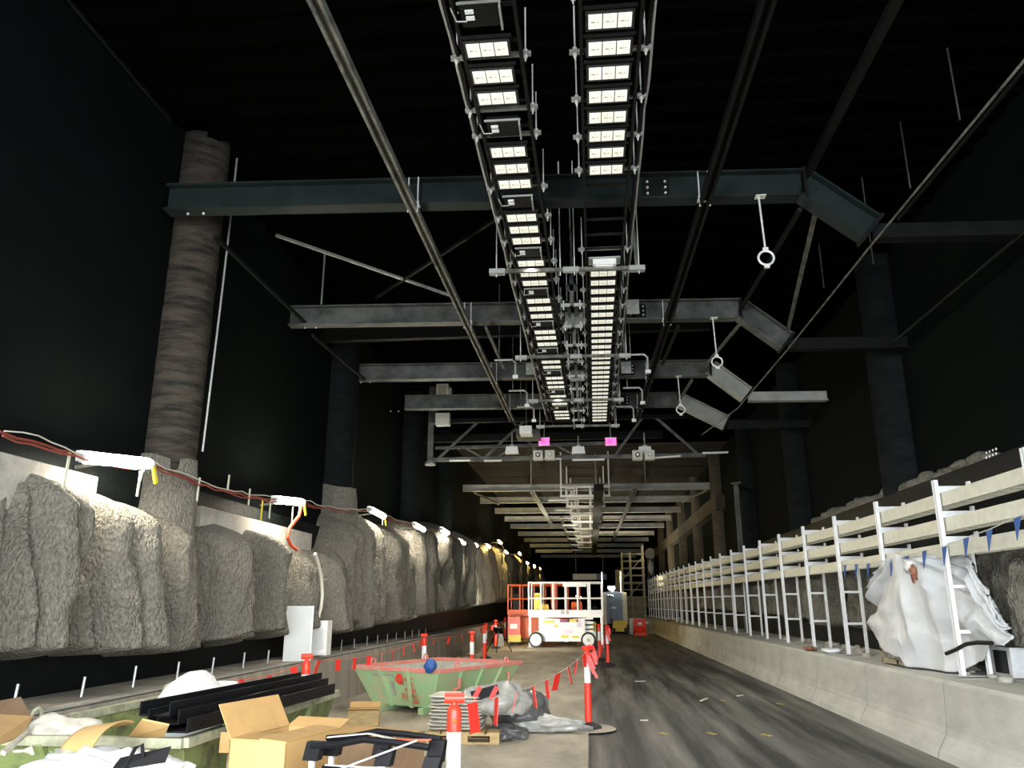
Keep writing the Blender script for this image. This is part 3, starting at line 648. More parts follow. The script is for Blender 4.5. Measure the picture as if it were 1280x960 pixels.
MB().bx((-1.5, -.05, 0), (.6, .05, .5)).part('panel', 'white', t); MB().bx((.6, -.05, 0), (1.5, .05, .5)).part('blue_panel', 'bluepanel', t)
for x in (-1.2, 1.2): MB().bx((x - .03, -.03, .5), (x + .03, .03, 4.12)).part('rod', 'galvdark', t)

# ================================================================== LEFT WALL: work lights, cables
LP = [((105, 572), (187, 580)), ((345, 625), (378, 628)), ((463, 638), (480, 644)), ((518, 657), (530, 661)), ((552, 662), (560, 666)), ((574, 676), (580, 679)), ((591, 679), (596, 682)), ((608, 681), (612, 684)), ((623, 676), (626, 679)), ((631, 689), (634, 691)), ((648, 691), (651, 693)), ((658, 703), (660, 704)), ((667, 707), (669, 708)), ((674, 710), (676, 711))]
LX = -4.86
lampY = []
for i, (a, b) in enumerate(LP):
    lx = LX if i < 2 else (-4.72 if i == 2 else -4.5)
    A, B = atX(*a, lx), atX(*b, lx)
    c = (A + B) / 2; d = (B - A).normalized(); ln = 1.2
    if i >= 2: d = Vector((0, 1, -.02)).normalized()
    A, B = c - d * ln / 2, c + d * ln / 2; lampY.append((A, B))
    t = thing('work_light', f'lit fluorescent batten on the left wall, {nth(i)} of fourteen', 'work light', c, 0, 'lit wall battens')
    MB().bar(A + Vector((-.05, 0, .02)), B + Vector((-.05, 0, .02)), .05, .10).part('body', 'white', t, True)
    MB().tube([A + d * .05, B - d * .05], .06, 10).part('tube', 'tube' if i < 7 else 'tube_warm', t, True, smooth=True)
    for e, s in ((A, 1), (B, -1)): MB().tube([e - d * .02 * s, e + d * .05 * s], .05, 10).part('end_cap', 'lightgrey', t, True)
    MB().tube([c + Vector((-.05, 0, .0)), c + Vector((-.5, 0, -.06))], .02, 6).part('wall_arm', 'galvdark', t, True)
    if i < 3:
        MB().bar(B + Vector((.02, .02, 0)), B + Vector((.02, .12, -.20)), .025, .05).part('tie_tail', 'tie_y', t, True)
        MB().bar(B + Vector((.02, -.15, 0)), B + Vector((.02, -.2, -.22)), .015, .025).part('tie_tail', 'tie_w', t, True)
def sag(pts, r, m, label, name='cable', jit=.03, cat='cable', grp=None):
    out = []
    for a, b in zip(pts, pts[1:]):
        a, b = Vector(a), Vector(b); L = (b - a).length; n = max(3, int(L / .25))
        for k in range(n):
            s = k / n; q = a.lerp(b, s); q.z -= .05 * L * 4 * s * (1 - s) * .35; q += Vector((n1(q.y * 2.5, r * 900) * jit, 0, n1(q.y * 3.1, r * 700, 4) * jit)); out.append(q)
    out.append(Vector(pts[-1])); return MB().tube(out, r, 6)
ends = [atX(0, 538, LX), atX(60, 556, LX)]
for A, B in lampY: ends += [A, B]
ct = thing('light_cable', 'bundle of dark red cables strung between the wall battens', 'cable', ends[0])
for k, (m, dz, r) in enumerate((('redcable', .0, .011), ('redcable', -.035, .010), ('whitehose', .02, .006))):
    sag([e + Vector((.02 * k, 0, dz)) for e in ends], r + k * .0004, m, '', jit=.05).part('strand', m, ct, True, smooth=True)
for i, (px, py, l, m) in enumerate(((86, 575, .30, 'tie_w'), (175, 598, .2, 'tie_w'), (249, 605, .22, 'tie_w'), (286, 601, .12, 'tie_w'), (312, 618, .16, 'tie_w'), (328, 630, .25, 'tie_y'), (338, 632, .2, 'tie_w'), (366, 640, .2, 'tie_w'))):
    p = atX(px, py, LX); MB().bar(p + Vector((0, 0, .08)), p + Vector((.01, -.03, -l)), .012, .03).part('tie_tail', m, ct, True)
hp = [atX(px, py, -4.72) for px, py in ((377, 632), (374, 645), (362, 660), (359, 672), (364, 682), (371, 687))]
MB().tube(hp, .028, 8).solo('orange_lead', 'orangehose', 'bright orange lead hanging under the second wall batten', 'cable', smooth=True)
hp = [atX(px, py, -4.58) for px, py in ((394, 692), (398, 705), (402, 722), (403, 745), (401, 760), (398, 772))]
MB().tube(hp, .028, 8).solo('white_conduit', 'whitehose', 'off-white conduit running down the sprayed concrete', 'conduit', smooth=True)
# panels leaning by the kerb wall
t = thing('leaning_panel', 'tall light grey panel leaning against the black membrane', 'panel', (-4.66, 12.75, .835))
mt = RX(math.radians(-2)) @ RZ(math.radians(28))
MB().box((0, 0, .42), (.42, .05, .84), RZ(math.radians(25))).part('sheet', 'lightgrey', t)
MB().box((.21 * math.cos(.44), .21 * math.sin(.44) , .42), (.02, .07, .84), RZ(math.radians(25))).part('edge_strip', 'white', t)
t = thing('electrical_unit', 'white electrical unit with red leads beside the leaning panel', 'electrical box', (-4.68, 13.6, .835))
MB().bx((-.22, -.05, .02), (0, .22, .62)).part('back_case', 'lightgrey', t); MB().bx((-.02, -.07, .04), (.24, .18, .60)).part('front_case', 'white', t)
MB().bx((0, -.09, .46), (.22, -.07, .56)).bx((0, -.09, .06), (.22, -.07, .12)).part('cover', 'reflect', t)
MB().tube([(-.1, 0, .62), (-.05, -.03, .72), (-.12, .02, .78), (.0, .0, .74), (.10, .05, .84)], .03, 6).part('lead', 'rust', t, smooth=True)
for i in range(20):
    Y = 6.75 + i * .92; X = -4.93 + .03 * n1(i * 3.3)
    MB().tube([(X, Y, .83), (X + .01 * n1(i), Y + .02, 1.03 + .04 * n1(i * 1.7))], .013, 6).solo('rebar_dowel', 'galv', f'upright steel dowel on the left ledge, {nth(i)} of twenty', 'rebar', 'ledge dowels', smooth=True)

# ================================================================== RIGHT: cable rack
FX = 4.50
def make_frame():
    t = thing('rack_frame', 'x', 'rack frame', (FX, 0, .85), 0, 'aluminium rack frames')
    for s in (-1, 1): MB().bx((-.025, s * .03 - .012, 0), (.025, s * .03 + .012, 2.40)).part('post_flange', 'alu', t)
    MB().bx((-.008, -.022, 0), (.008, .022, 2.40)).part('post_web', 'galvdark', t)
    MB().bx((.30, -.035, 0), (.34, .035, 1.58)).part('back_post', 'alu', t)
    for z in (.50, 1.04): MB().bx((.02, -.02, z), (.30, .02, z + .04)).part('rung', 'alu', t)
    MB().bx((-.08, -.06, 0), (.42, .06, .012)).part('foot_plate', 'galv', t)
    for z in (2.32, 2.00, 1.68):
        a = MB().hexa([(.02, -.03, z - .09), (.40, -.03, z - .03), (.40, .03, z - .03), (.02, .03, z - .09), (.02, -.03, z), (.40, -.03, z), (.40, .03, z), (.02, .03, z)]).part('arm', 'alu', t)
        MB().bx((.40, -.035, z - .10), (.43, .035, z + .06)).part('arm_tip', 'alu', a)
    return t
def rise(Y): return 1 + .0048 * max(0., min(Y - 14, 36))
fr = make_frame()
NF = 26
for i in range(NF):
    Y = 8.45 + 2.2 * i; lab = f'aluminium ladder frame of the right cable rack, {nth(i)} from the camera'
    if i == 0: fr.location = (FX, Y, .85); fr['label'] = lab
    else: dup(fr, None, (FX, Y, .85), 0, lab).scale = (1, 1, rise(Y))
YE = 8.45 + 2.2 * (NF - 1) + .4
for z, nm in ((2.93, 'top'), (2.61, 'middle'), (2.30, 'bottom')):
    t = thing('cable_tray', f'{nm} cable tray on the right rack', 'cable tray', (FX, 7, z), 0, 'long cable trays')
    ya = 6.2; k = 0
    f0 = MB().bx((.045, 0, -.02), (.06, 2.99, .15)).part('front_rail', 'tray', t); f0.location = (0, ya - 7, 0)
    b0 = MB().bx((.36, 0, 0), (.37, 2.99, .10)).part('back_rail', 'tray', t); b0.location = (0, ya - 7, 0)
    n = int((YE - ya) / 3)
    for k in range(1, n):
        za, zb = ((z - .85) * (rise(q) - 1) for q in (ya + 3 * k, ya + 3 * k + 3))
        for pr in (f0, b0): child(pr, t, (0, ya - 7 + 3 * k, za), (math.atan2(zb - za, 3), 0, 0))
    mb = MB(); y = ya
    while y < ya + 3 * n: zz = z + (z - .85) * (rise(y) - 1); mb.bx((FX + .06, y, zz + .01), (FX + .36, y + .025, zz + .02)); y += .3
    mb.part('rung_row', 'tray', t, True, kind='stuff')
# black header beam above the rack
t = thing('header_beam', 'black steel beam running above the right cable rack', 'beam', (5.3, 8, 3.2))
MB().bx((5.18, 5, 3.22), (5.24, 24.5, 3.50)).part('face', 'steelblack', t, True); MB().bx((5.18, 5, 3.49), (5.62, 24.5, 3.52)).part('top', 'steeldark', t, True)
h0 = None
for r in range(2):
    for c in range(4):
        p = atX(1233 + c * 4, 566 + r * 6 - c * 1.6, 5.18)
        if h0 is None: h0 = MB().tube([(-.004, 0, 0), (.004, 0, 0)], .016, 8).part('bolt_hole', 'reflect', t); h0.location = p - Vector((5.3, 8, 3.2))
        else: child(h0, t, p - Vector((5.3, 8, 3.2)))
# blue flags on the rack
bf = thing('blue_bunting', 'string of small blue flags tied along the lowest right tray', 'bunting', (4.42, 9, 2.4))
cordp = [atX(px, py, 4.42) for px, py in ((1280, 642), (1271, 646), (1236, 662), (1207, 672), (1180, 683), (1155, 688), (1133, 695), (1114, 700), (1085, 704), (1070, 705), (1056, 706))]
MB().tube(cordp, .006, 5).part('cord', 'whitehose', bf, True)
for i, p in enumerate(cordp[1:]):
    w = .07; MB().add([p + Vector((0, -w, 0)), p + Vector((0, w, 0)), p + Vector((-.03, .02, -.24)), p + Vector((.008, -w, 0)), p + Vector((.008, w, 0)), p + Vector((-.022, .02, -.24))], [(0, 1, 2), (5, 4, 3), (0, 3, 4, 1), (1, 4, 5, 2), (2, 5, 3, 0)]).part('flag', 'blue', bf, True)
# tarpaulin draped in the rack
def tarp(u, v):
    Y = 13.25 - 3.35 * u
    top = interp([(0, 2.05), (.15, 2.22), (.36, 2.40), (.45, 2.30), (.62, 2.33), (.80, 2.28), (.9, 1.9), (1, 1.5)], u)
    bot = interp([(0, 1.30), (.12, 1.18), (.22, 1.02), (.34, .98), (.38, .86), (.62, .86), (.74, 1.02), (.84, 1.22), (1, 1.25)], u)
    z = top + (bot - top) * v
    Yn = Y + (.35 * (v - .3)) * (.5 - u)
    gather = math.exp(-((u - .38) / .3) ** 2)
    ang = (u - .38) / (.12 + v)
    x = 4.40 + .10 * u + .13 * math.sin(ang * 9 + 2 * n1(u * 3, v * 2)) * (.25 + v * .6) + .05 * n1(u * 4, v * 3, 2) + .03 * n1(ang * 4, v * 3, 5) + .05 * abs(n1(ang * 5 + v, v * 4, 8))
    x -= .07 * (1 - abs(math.sin(ang * 3.3 + .8 * n1(u * 2, v * 2, 9)))) ** 3 * min(1, v * 3)
    if u > .6: x += .22 * min(1, (u - .6) / .1)
    x -= .05 * gather
    return (x, Yn, z)
tp = thing('tarpaulin', 'crumpled white tarpaulin draped over the rack below the blue flags', 'tarpaulin', (4.5, 11.6, .85))
o = MB().grid(tarp, 110, 70).part('sheet', 'tarp', tp, True, smooth='all'); sm = o.modifiers.new('thick', 'SOLIDIFY'); sm.thickness = .008
p = atX(1142, 716, 4.22); blob(MB(), p, (.035, .07, .09), 3, 3, .8, 2.2).part('taped_patch', 'rust', tp, True, smooth='all', label='small orange-brown taped patch')
p = atX(1137, 708, 4.25); blob(MB(), p, (.06, .13, .08), 8, 2, .4).part('knot', 'film', tp, True, smooth='all')
cp = [atX(px, py, 4.47) for px, py in ((1183, 817), (1195, 812), (1208, 805), (1222, 803), (1240, 804))]
MB().tube(cp, .025, 8).solo('black_hose', 'black', 'short black hose at the foot of the tarpaulin', 'hose', smooth=True)
t = thing('wire_reel_case', 'white case with black window standing behind the nearest rack foot', 'case', (4.95, 10.5, .86))
MB().bx((-.03, -.2, 0), (.22, .35, .34)).part('body', 'tarp', t); MB().bx((-.045, -.12, .04), (-.03, .18, .30)).part('window', 'black', t)
t = thing('timber_offcut', 'brown timber frame lying on the right ledge below the tarpaulin', 'timber', (4.42, 12.6, .86))
MB().bx((-.04, -.55, 0), (.04, .45, .07)).bx((-.04, -.5, .16), (.04, .5, .2)).part('rail', 'scaffmesh', t); MB().bx((-.04, .42, 0), (.04, .5, .32)).bx((-.04, -.2, 0), (.04, -.14, .2)).part('post', 'scaffmesh', t)
for i, (px, py, s, m, lab) in enumerate(((1040, 814, .16, 'film', 'white rag on the right ledge by the third rack frame'), (1012, 811, .12, 'rust', 'reddish scrap beside the white rag on the right ledge'), (848, 774, .25, 'film', 'white bag on the right ledge far along the rack'), (838, 776, .2, 'rust', 'reddish scrap far along the right ledge'))):
    p = atZ(px, py, .87); blob(MB(), (p.x, p.y, .88), (s, s * 1.6, s * .3), i + 20, 2, .5).solo('rag', m, lab, 'rag', 'scraps on the right ledge', smooth='all')
for i in range(34):
    Y = 7.6 + i * .42 + random.uniform(-.1, .1); s = random.uniform(.03, .09)
    blob(MB(), (4.95 + random.uniform(-.28, .35), Y, .86), (s * 1.3, s * 1.5, s * .7), i, 2, .5).solo('rubble_lump', 'ledge', f'grey rubble lump on the right ledge, {nth(i)} along it', 'rubble', 'rubble on the right ledge', smooth='all')

# ================================================================== BOLLARDS AND FLAG LINES
def make_bollard():
    t = thing('bollard', 'x', 'bollard', (0, 0, 0), 0, 'red and white lane bollards')
    MB().lathe([(.20, 0), (.20, .03), (.13, .06), (.06, .09)], 8).part('base', 'rubber', t)
    MB().lathe([(.052, .08), (.048, .61)], 16).part('lower_post', 'red', t, smooth=True)
    MB().lathe([(.049, .61), (.049, .88)], 16).part('reflective_band', 'reflect', t, smooth=True)
    MB().lathe([(.048, .88), (.048, 1.0), (.04, 1.03), (.022, 1.045), (.022, 1.06)], 16).part('upper_post', 'red', t, smooth=True)
    MB().tube([(-.065, 0, 1.085), (.065, 0, 1.085)], .034, 10).part('tee_top', 'red', t, smooth=True)
    MB().tube([(-.01, -.03, .97), (.01, -.055, .94)], .012, 6).part('tape_slot', 'orange', t)
    return t
bo = make_bollard()
BP = [((-.92, 5.55), .2, 'foreground red and white bollard beside the wooden pallet'), ((-.07, 12.1), .4, 'bollard standing at the slab edge by the dark road, middle distance'),
      ((.47, 24.3), .1, 'bollard on the road edge in front of the right wheel of the white lift'), ((-3.45, 9.8), .5, 'bollard behind the black tray lengths near the left kerb'), ((-3.45, 16.85), 0, 'bollard behind the mint green skip near the kerb'),
      ((-2.72, 18.7), .3, 'bollard above the right end of the mint green skip'), ((-3.15, 24.2), .3, 'bollard left of a touching pair before the lifts'), ((-3.5, 27.2), .8, 'bollard right of a touching pair before the lifts'),
      ((-3.9, 33.5), .3, 'bollard standing alone left of the orange lift'), ((-4.3, 41), .3, 'farthest bollard close to the left kerb'), ((.25, 26.5), .3, 'bollard just behind the one on the road edge')]
for i, ((x, y), rz, lab) in enumerate(BP):
    if i == 0: bo.location = (x, y, 0); bo['label'] = lab; bo.rotation_euler = (0, 0, rz)
    else: dup(bo, None, (x, y, 0), rz, lab)
def bunting(label, pts, n, sagz, m='flag', w=.05, l=.2, cm='pinktape'):
    t = thing('flag_line', label, 'bunting', pts[0], 0, 'red flag lines')
    pts = [Vector(p) for p in pts]; out = []
    for a, b in zip(pts, pts[1:]):
        for k in range(12):
            s = k / 12; q = a.lerp(b, s); q.z -= sagz * 4 * s * (1 - s); out.append(q)
    out.append(pts[-1]); MB().tube(out, .0035, 5).part('cord', cm, t, True)
    for k in range(n):
        f = (k + .6) / n * (len(out) - 1); i = min(int(f), len(out) - 2); p = out[i].lerp(out[i + 1], f - i); d = (out[i + 1] - out[i]).normalized()
        tw = random.uniform(-.5, .5); e = Vector((d.x * math.cos(tw) - d.y * math.sin(tw), d.x * math.sin(tw) + d.y * math.cos(tw), 0)); drop = Vector((random.uniform(-.05, .05), random.uniform(-.05, .05), -l * random.uniform(.8, 1.1)))
        nn = Vector((-e.y, e.x, 0)) * .003
        MB().hexa([p - e * w + drop - nn, p + e * w + drop - nn, p + e * w + drop + nn, p - e * w + drop + nn, p - e * w - nn, p + e * w - nn, p + e * w + nn, p - e * w + nn]).part('flag', m, t, True)
    return t
H = 1.04
bunting('red flag line from the foreground bollard to the slab edge bollard', [(-.92, 5.55, H), (-.07, 12.1, H)], 9, .12, w=.06, l=.19, cm='sack')
bunting('red flag line hanging left of the bollard behind the black trays', [(-3.45, 9.8, H), (-3.55, 7.9, .98)], 3, .06, l=.15)
bunting('red flag line along the kerb behind the mint green skip', [(-3.45, 9.8, H), (-3.45, 16.85, H)], 9, .12, l=.15)
bunting('red flag line between the bollards before the lifts', [(-3.45, 16.85, H), (-3.5, 27.2, H), (-3.9, 33.5, H), (-4.3, 41, H)], 16, .12, l=.16)
bunting('red flag line along the road edge toward the lifts', [(-.07, 12.1, H), (.47, 24.3, H)], 6, .25, l=.2)
for i, (x, y, lab) in enumerate(((-.02, 12.05, 'bundle of red tape tied on the slab edge bollard'), (.47, 24.2, 'bundle of red tape tied on the road edge bollard'))):
    t = thing('tape_bundle', lab, 'tape', (x, y, .5), 0, 'red tape bundles')
    for k in range(5):
        a = Vector((.06 * math.cos(k), -.07 - .01 * k, .55 - .03 * k)); MB().bar(a, a + Vector((.03 + .025 * k, -.03, -.12 - .03 * k)), .04, .004, (0, 1, 0)).part('tail', 'flag', t)
    MB().torus((.0, .02, .56), .055, .02, 'Y').part('knot', 'flag', t, smooth=True)

# ================================================================== SKIPS
def skip(label, loc, rz, w, l, h, fl_end, fl_side, mside, mrim, min_):
    t = thing('skip_bin', label, 'skip', loc, rz, 'steel skips')
    z0 = .10; b = [(-w / 2 + fl_side, -l / 2 + fl_end), (w / 2 - fl_side, -l / 2 + fl_end), (w / 2 - fl_side, l / 2 - fl_end), (-w / 2 + fl_side, l / 2 - fl_end)]
    r = [(-w / 2, -l / 2), (w / 2, -l / 2), (w / 2, l / 2), (-w / 2, l / 2)]
    MB().bx((b[0][0], b[0][1], z0), (b[2][0], b[2][1], z0 + .02)).part('base_panel', mside, t)
    for k in (-1, 1): MB().bx((k * w * .25 - .05, b[0][1] - .1, 0), (k * w * .25 + .05, b[2][1] + .1, z0)).part('skid', mside, t)
    for i in range(4):
        j = (i + 1) % 4; B0, B1, R0, R1 = (Vector((*q, z)) for q, z in ((b[i], z0), (b[j], z0), (r[i], h), (r[j], h)))
        n = (B1 - B0).cross(R0 - B0).normalized() * .012
        MB().hexa([B0, B1, B1 - n, B0 - n, R0, R1, R1 - n, R0 - n]).part('side_panel', mside, t)
        MB().hexa([B0 - n * 1.2, B1 - n * 1.2, B1 - n * 1.6, B0 - n * 1.6, R0 - n * 1.2, R1 - n * 1.2, R1 - n * 1.6, R0 - n * 1.6]).part('inner_face', min_, t)
        MB().bar(R0, R1, .07, .06).part('rim', mrim, t)
        nr = 3 if i % 2 else 2
        for k in range(nr):
            s = (k + 1) / (nr + 1); p, q = B0.lerp(B1, s) + n * 2, R0.lerp(R1, s) + n * 2
            MB().bar(p, q, .07, .04, n).part('rib', mside, t)
    for sx in (-1, 1):
        for sy in (-1, 1):
            lug = MB().torus((0, 0, 0), .055, .016, 'X', 16, 6).part('lifting_lug', mrim, t, smooth=True); lug.location = (sx * w / 2, sy * l * .30, h + .06)
            MB().tube([(sx * (w / 2 - fl_side * .6), sy * l * .30, h * .45), (sx * (w / 2 + .05), sy * l * .30, h * .62), (sx * (w / 2 + .05), sy * l * .30, h * .8)], .03, 8).part('chain_post', mrim, t, smooth=True)
    return t
skip('long olive green skip full of waste in the left foreground', (-3.38, 6.85, 0), math.radians(-1), 1.50, 3.05, .82, .45, .12, 'skipgreen', 'skiprim', 'skipgreen')
s2 = skip('mint green skip with a red rim standing behind the pallet', (-2.66, 14.45, 0), math.radians(-27), 1.82, 2.45, .68, .24, .27, 'skipmint', 'skipred', 'skipin')
# sprayed red lettering marks on the front of the mint skip
for k, (x, z, w, h) in enumerate(((.10, .60, .07, .16), (.28, .60, .12, .05), (.28, .50, .10, .05), (.26, .40, .14, .05), (.22, .28, .20, .10), (.30, .24, .12, .12), (-.25, .66, .30, .02), (-.1, .42, .04, .2))):
    z = .1 + (z - .1) * .86; w *= 1.5; h *= 1.2; yy = -1.225 + .24 * (1 - (z - .1) / .58) - .03
    MB().box((x, yy, z), (w, .012, h), RX(math.atan2(.24, .58))).part('spray_mark', 'sprayred' if k < 6 else 'skipin', s2)
MB().torus((.1, -1.225, .54), .05, .02, 'Y').part('spray_mark', 'flag', s2)
p = (-2.22, 12.2, .83)
_p = atZ(538, 833, .76)
blob(MB(), (_p.x, _p.y, .77), (.09, .07, .10), 5, 3, .35).solo('blue_rag', 'blue', 'crumpled blue rag on the rim of the mint skip', 'rag', smooth='all')

# waste in and on the foreground skip
def sheet(fn, nu, nv, name, m, label, cat, thick=.006, group=None):
    o = MB().grid(fn, nu, nv).solo(name, m, label, cat, group, smooth='all'); s = o.modifiers.new('thick', 'SOLIDIFY'); s.thickness = thick; return o
def crumple(c, d, seed, m, name, label, cat, group=None, amt=.35, f=1.6, n=4):
    mb = MB(); blob(mb, c, d, seed, n, amt, f)
    mb.v = [(v[0] + .04 * d[0] * n1(v[0] * 14, v[1] * 14, v[2] * 14), v[1] + .04 * n1(v[1] * 16, v[2] * 13, v[0] * 9), max(v[2], c[2] - d[2] * .55) + .05 * d[2] * n1(v[0] * 18, v[1] * 18, seed)) for v in mb.v]
    return mb.solo(name, m, label, cat, group, smooth='all')
wg = 'waste in the olive skip'
crumple((-3.50, 7.05, .78), (.26, .36, .33), 4, 'film', 'plastic_sheet', 'heap of white plastic sheet in the olive skip behind the black trays', 'plastic film', wg, .22, 1.2)
crumple((-3.60, 8.0, .82), (.26, .30, .13), 9, 'film', 'plastic_sheet', 'smaller white plastic heap at the far end of the olive skip', 'plastic film', wg, .3)
crumple((-2.86, 4.62, .74), (.34, .30, .14), 14, 'film', 'plastic_bag', 'crumpled white plastic bag at the bottom left corner', 'plastic film', wg, .45, 2.2)
crumple((-2.46, 4.62, .76), (.16, .2, .09), 19, 'film', 'plastic_bag', 'small crumpled plastic right of the bottom left bag', 'plastic film', wg, .5, 2.2)
crumple((-3.68, 5.55, .80), (.26, .20, .14), 24, 'sack', 'paper_sack', 'grey-white paper sack lying on the near end of the olive skip', 'sack', wg, .4)
def board(pts, name, m, label, cat='cardboard', th=.012, group=wg):
    a, b, c, d = (Vector(p) for p in pts); n = (b - a).cross(d - a).normalized() * th
    return MB().hexa([a, b, c, d, a + n, b + n, c + n, d + n]).solo(name, m, label, cat, group)
board([atZ(160, 921, .84), atZ(205, 922, .84), atZ(212, 905, .95), atZ(178, 898, .98)], 'cardboard_piece', 'card', 'tan cardboard piece below the white plastic heap in the olive skip')
def curl(u, v):
    p = atZ(96 + 40 * u, 928, .88); a = -.6 + 2.0 * v
    return (p.x + .02 * math.sin(u * 3), p.y - .28 * math.sin(a) + .1, .80 + .16 * math.cos(a) + .03 * u)
sheet(curl, 12, 16, 'cardboard_piece', 'card', 'curled tan cardboard beside the crumpled plastic bag', 'cardboard', .01, wg)
def carton(label, x0, y0, z0, w, l, h, rz, flaps, m='card', parent_group='cartons', name='cardboard_box'):
    t = thing(name, label, 'box', (x0, y0, z0), rz, parent_group); th = .008
    for nm, a, b in (('wall', (-w / 2, -l / 2, 0), (w / 2, -l / 2 + th, h)), ('wall', (-w / 2, l / 2 - th, 0), (w / 2, l / 2, h)), ('wall', (-w / 2, -l / 2, 0), (-w / 2 + th, l / 2, h)), ('wall', (w / 2 - th, -l / 2, 0), (w / 2, l / 2, h))):
        MB().bx(a, b).part(nm, m, t)
    MB().bx((-w / 2, -l / 2, 0), (w / 2, l / 2, th)).part('base', m, t)
    for side, ang, ln in flaps:
        if side in 'FB':
            s = -1 if side == 'F' else 1; y = s * l / 2; p = Vector((0, y, h)); d = Vector((0, s * math.cos(ang), math.sin(ang))) * ln
            a, b = p + Vector((-w / 2, 0, 0)), p + Vector((w / 2, 0, 0))
        else:
            s = -1 if side == 'L' else 1; x = s * w / 2; p = Vector((x, 0, h)); d = Vector((s * math.cos(ang), 0, math.sin(ang))) * ln
            a, b = p + Vector((0, -l / 2, 0)), p + Vector((0, l / 2, 0))
        n = (b - a).cross(d).normalized() * th
        MB().hexa([a, b, b + n, a + n, a + d, b + d, b + d + n, a + d + n]).part('flap', m if ang < .2 else 'carddark', t)
    return t
# foreground open carton on a lower carton
Bc = atZ(358, 929, .90); ang = math.radians(-14); w, l = .40, .60
cx = Bc + RZ(ang) @ Vector((-w / 2, l / 2, 0))
carton('plain carton under the open tan carton', cx.x, cx.y, 0, w * 1.02, l * 1.02, .44, ang, ())
carton('open tan cardboard carton with a raised flap in the foreground', cx.x, cx.y, .44, w, l, .46, ang, (('L', 1.05, .22), ('B', .35, .12), ('F', PI - .03, .2), ('R', PI - .05, .19)))
carton('brown cardboard carton behind the black bracket stack', -1.92, 6.95, 0, .82, .62, .66, math.radians(-22), (('F', PI - .02, .3), ('B', PI - .04, .3)), 'cardbrown')
carton('small brown carton below the mint skip', *atZ(455, 897, .1).xy, 0, .45, .3, .22, .2, (('F', .3, .12), ('B', .6, .12)), 'wood')
# left edge carton scraps
g2 = 'carton scraps at the left edge'
board([atZ(-30, 905, .95), atZ(40, 901, .86), atZ(24, 872, 1.02), atZ(-30, 882, 1.05)], 'carton_scrap', 'cardbrown', 'upright brown carton flap at the left picture edge', group=g2)
board([atZ(-30, 942, .96), atZ(26, 922, .88), atZ(40, 897, .92), atZ(-30, 894, 1.0)], 'carton_scrap', 'card', 'torn open carton side at the left picture edge', group=g2)
board([atZ(0, 943, .97), atZ(6, 945, .97), atZ(36, 918, .90), atZ(32, 916, .90)], 'timber_lath', 'sack', 'pale lath lying across the cartons at left', 'timber', .02)
# black tray lengths lying on the skip
P0, P1 = atZ(214, 915, .885), atZ(404, 866, .885)
dv = (P1 - P0); sd = dv.normalized().cross(Vector((0, 0, 1))).normalized()
tg = 'black tray lengths on the skip'
for k, lab in enumerate(('black metal tray length lying nearest on the olive skip', 'black metal tray length stacked in the middle on the skip', 'black metal tray length stacked highest on the skip')):
    a = P0 - sd * (.10 * k) + dv * (.02 * k) + Vector((0, 0, .042 * k)); b = P1 - sd * (.10 * k) + dv * (.03 * k) + Vector((0, 0, .042 * k))
    t = thing('black_tray', lab, 'cable tray', a, 0, tg)
    MB().bar(a, b, .22, .012).part('bed', 'black', t, True)
    for s in (-1, 1): MB().bar(a + sd * s * .11 + Vector((0, 0, .04)), b + sd * s * .11 + Vector((0, 0, .04)), .010, .09).part('side_rail', 'black', t, True)
    for q in range(9):
        c = a.lerp(b, .06 + q * .11); MB().bar(c + sd * .116 + Vector((0, 0, .02)), c + sd * .116 + Vector((0, 0, .035)) + dv.normalized() * .05, .004, .012).part('slot', 'steeldark', t, True)
t = thing('black_offcut', 'black plastic offcut sticking up at the near end of the olive skip', 'offcut', atZ(172, 952, .93), .3, wg)
MB().hexa([(-.11, -.06, -.03), (.13, .0, -.01), (.13, .012, -.01), (-.11, -.05, -.03), (-.07, -.06, .03), (.15, .0, .065), (.15, .012, .065), (-.07, -.05, .03)]).part('plate', 'black', t)
MB().tube([(-.05, -.04, -.03), (-.01, -.04, .07), (.02, -.04, .085), (.03, -.04, .025)], .010, 8).part('hook', 'black', t, smooth=True)
t = thing('padlock_tag', 'orange tag hanging on the skip lug beside the open carton', 'tag', atZ(282, 915, .84))
MB().bx((-.03, -.012, -.13), (.04, .0, .0)).part('plate', 'card', t)

# black bracket stack in front of the cartons
bc = atZ(464, 957, .84); bz = .74
carton('plain carton carrying the black bracket stack', bc.x, bc.y, 0, .78, .45, bz, math.radians(-10), (('F', PI, .22), ('B', PI, .22)))
bt = thing('bracket_stack', 'stack of black steel brackets with pale rails in the foreground', 'bracket', (bc.x, bc.y, bz), math.radians(-10)); bt.scale = (.9, .8, .8)
for y in (-.22, .02, .22):
    ra = MB().bx((-.42, y - .03, .02), (.42, y + .03, .07)).part('rail', 'black', bt); MB().bx((-.40, y - .034, .07), (.40, y - .014, .078)).part('edge_strip', 'white', ra)
for i, (x, y, h) in enumerate(((-.40, .0, .26), (-.36, .2, .24), (-.02, .2, .28), (.10, -.05, .24), (.36, .15, .28), (.42, -.1, .22))):
    u = MB().bx((x - .015, y - .015, .07), (x + .015, y + .015, .16)).part('spigot', 'zinc', bt)
    MB().hexa([(x - .05, y - .04, .14), (x + .05, y - .04, .14), (x + .05, y + .04, .14), (x - .05, y + .04, .14), (x - .03, y - .03, h), (x + .07, y - .03, h), (x + .07, y + .03, h), (x - .03, y + .03, h)]).part('upright', 'black', bt)
for y, h in ((.20, .27), (-.02, .25)):
    MB().tube([(-.40, y, h - .02), (-.22, y, h), (-.05, y, h + .04), (.15, y, h + .03), (.38, y, h + .01)], .022, 8).part('top_strap', 'black', bt, smooth=True)
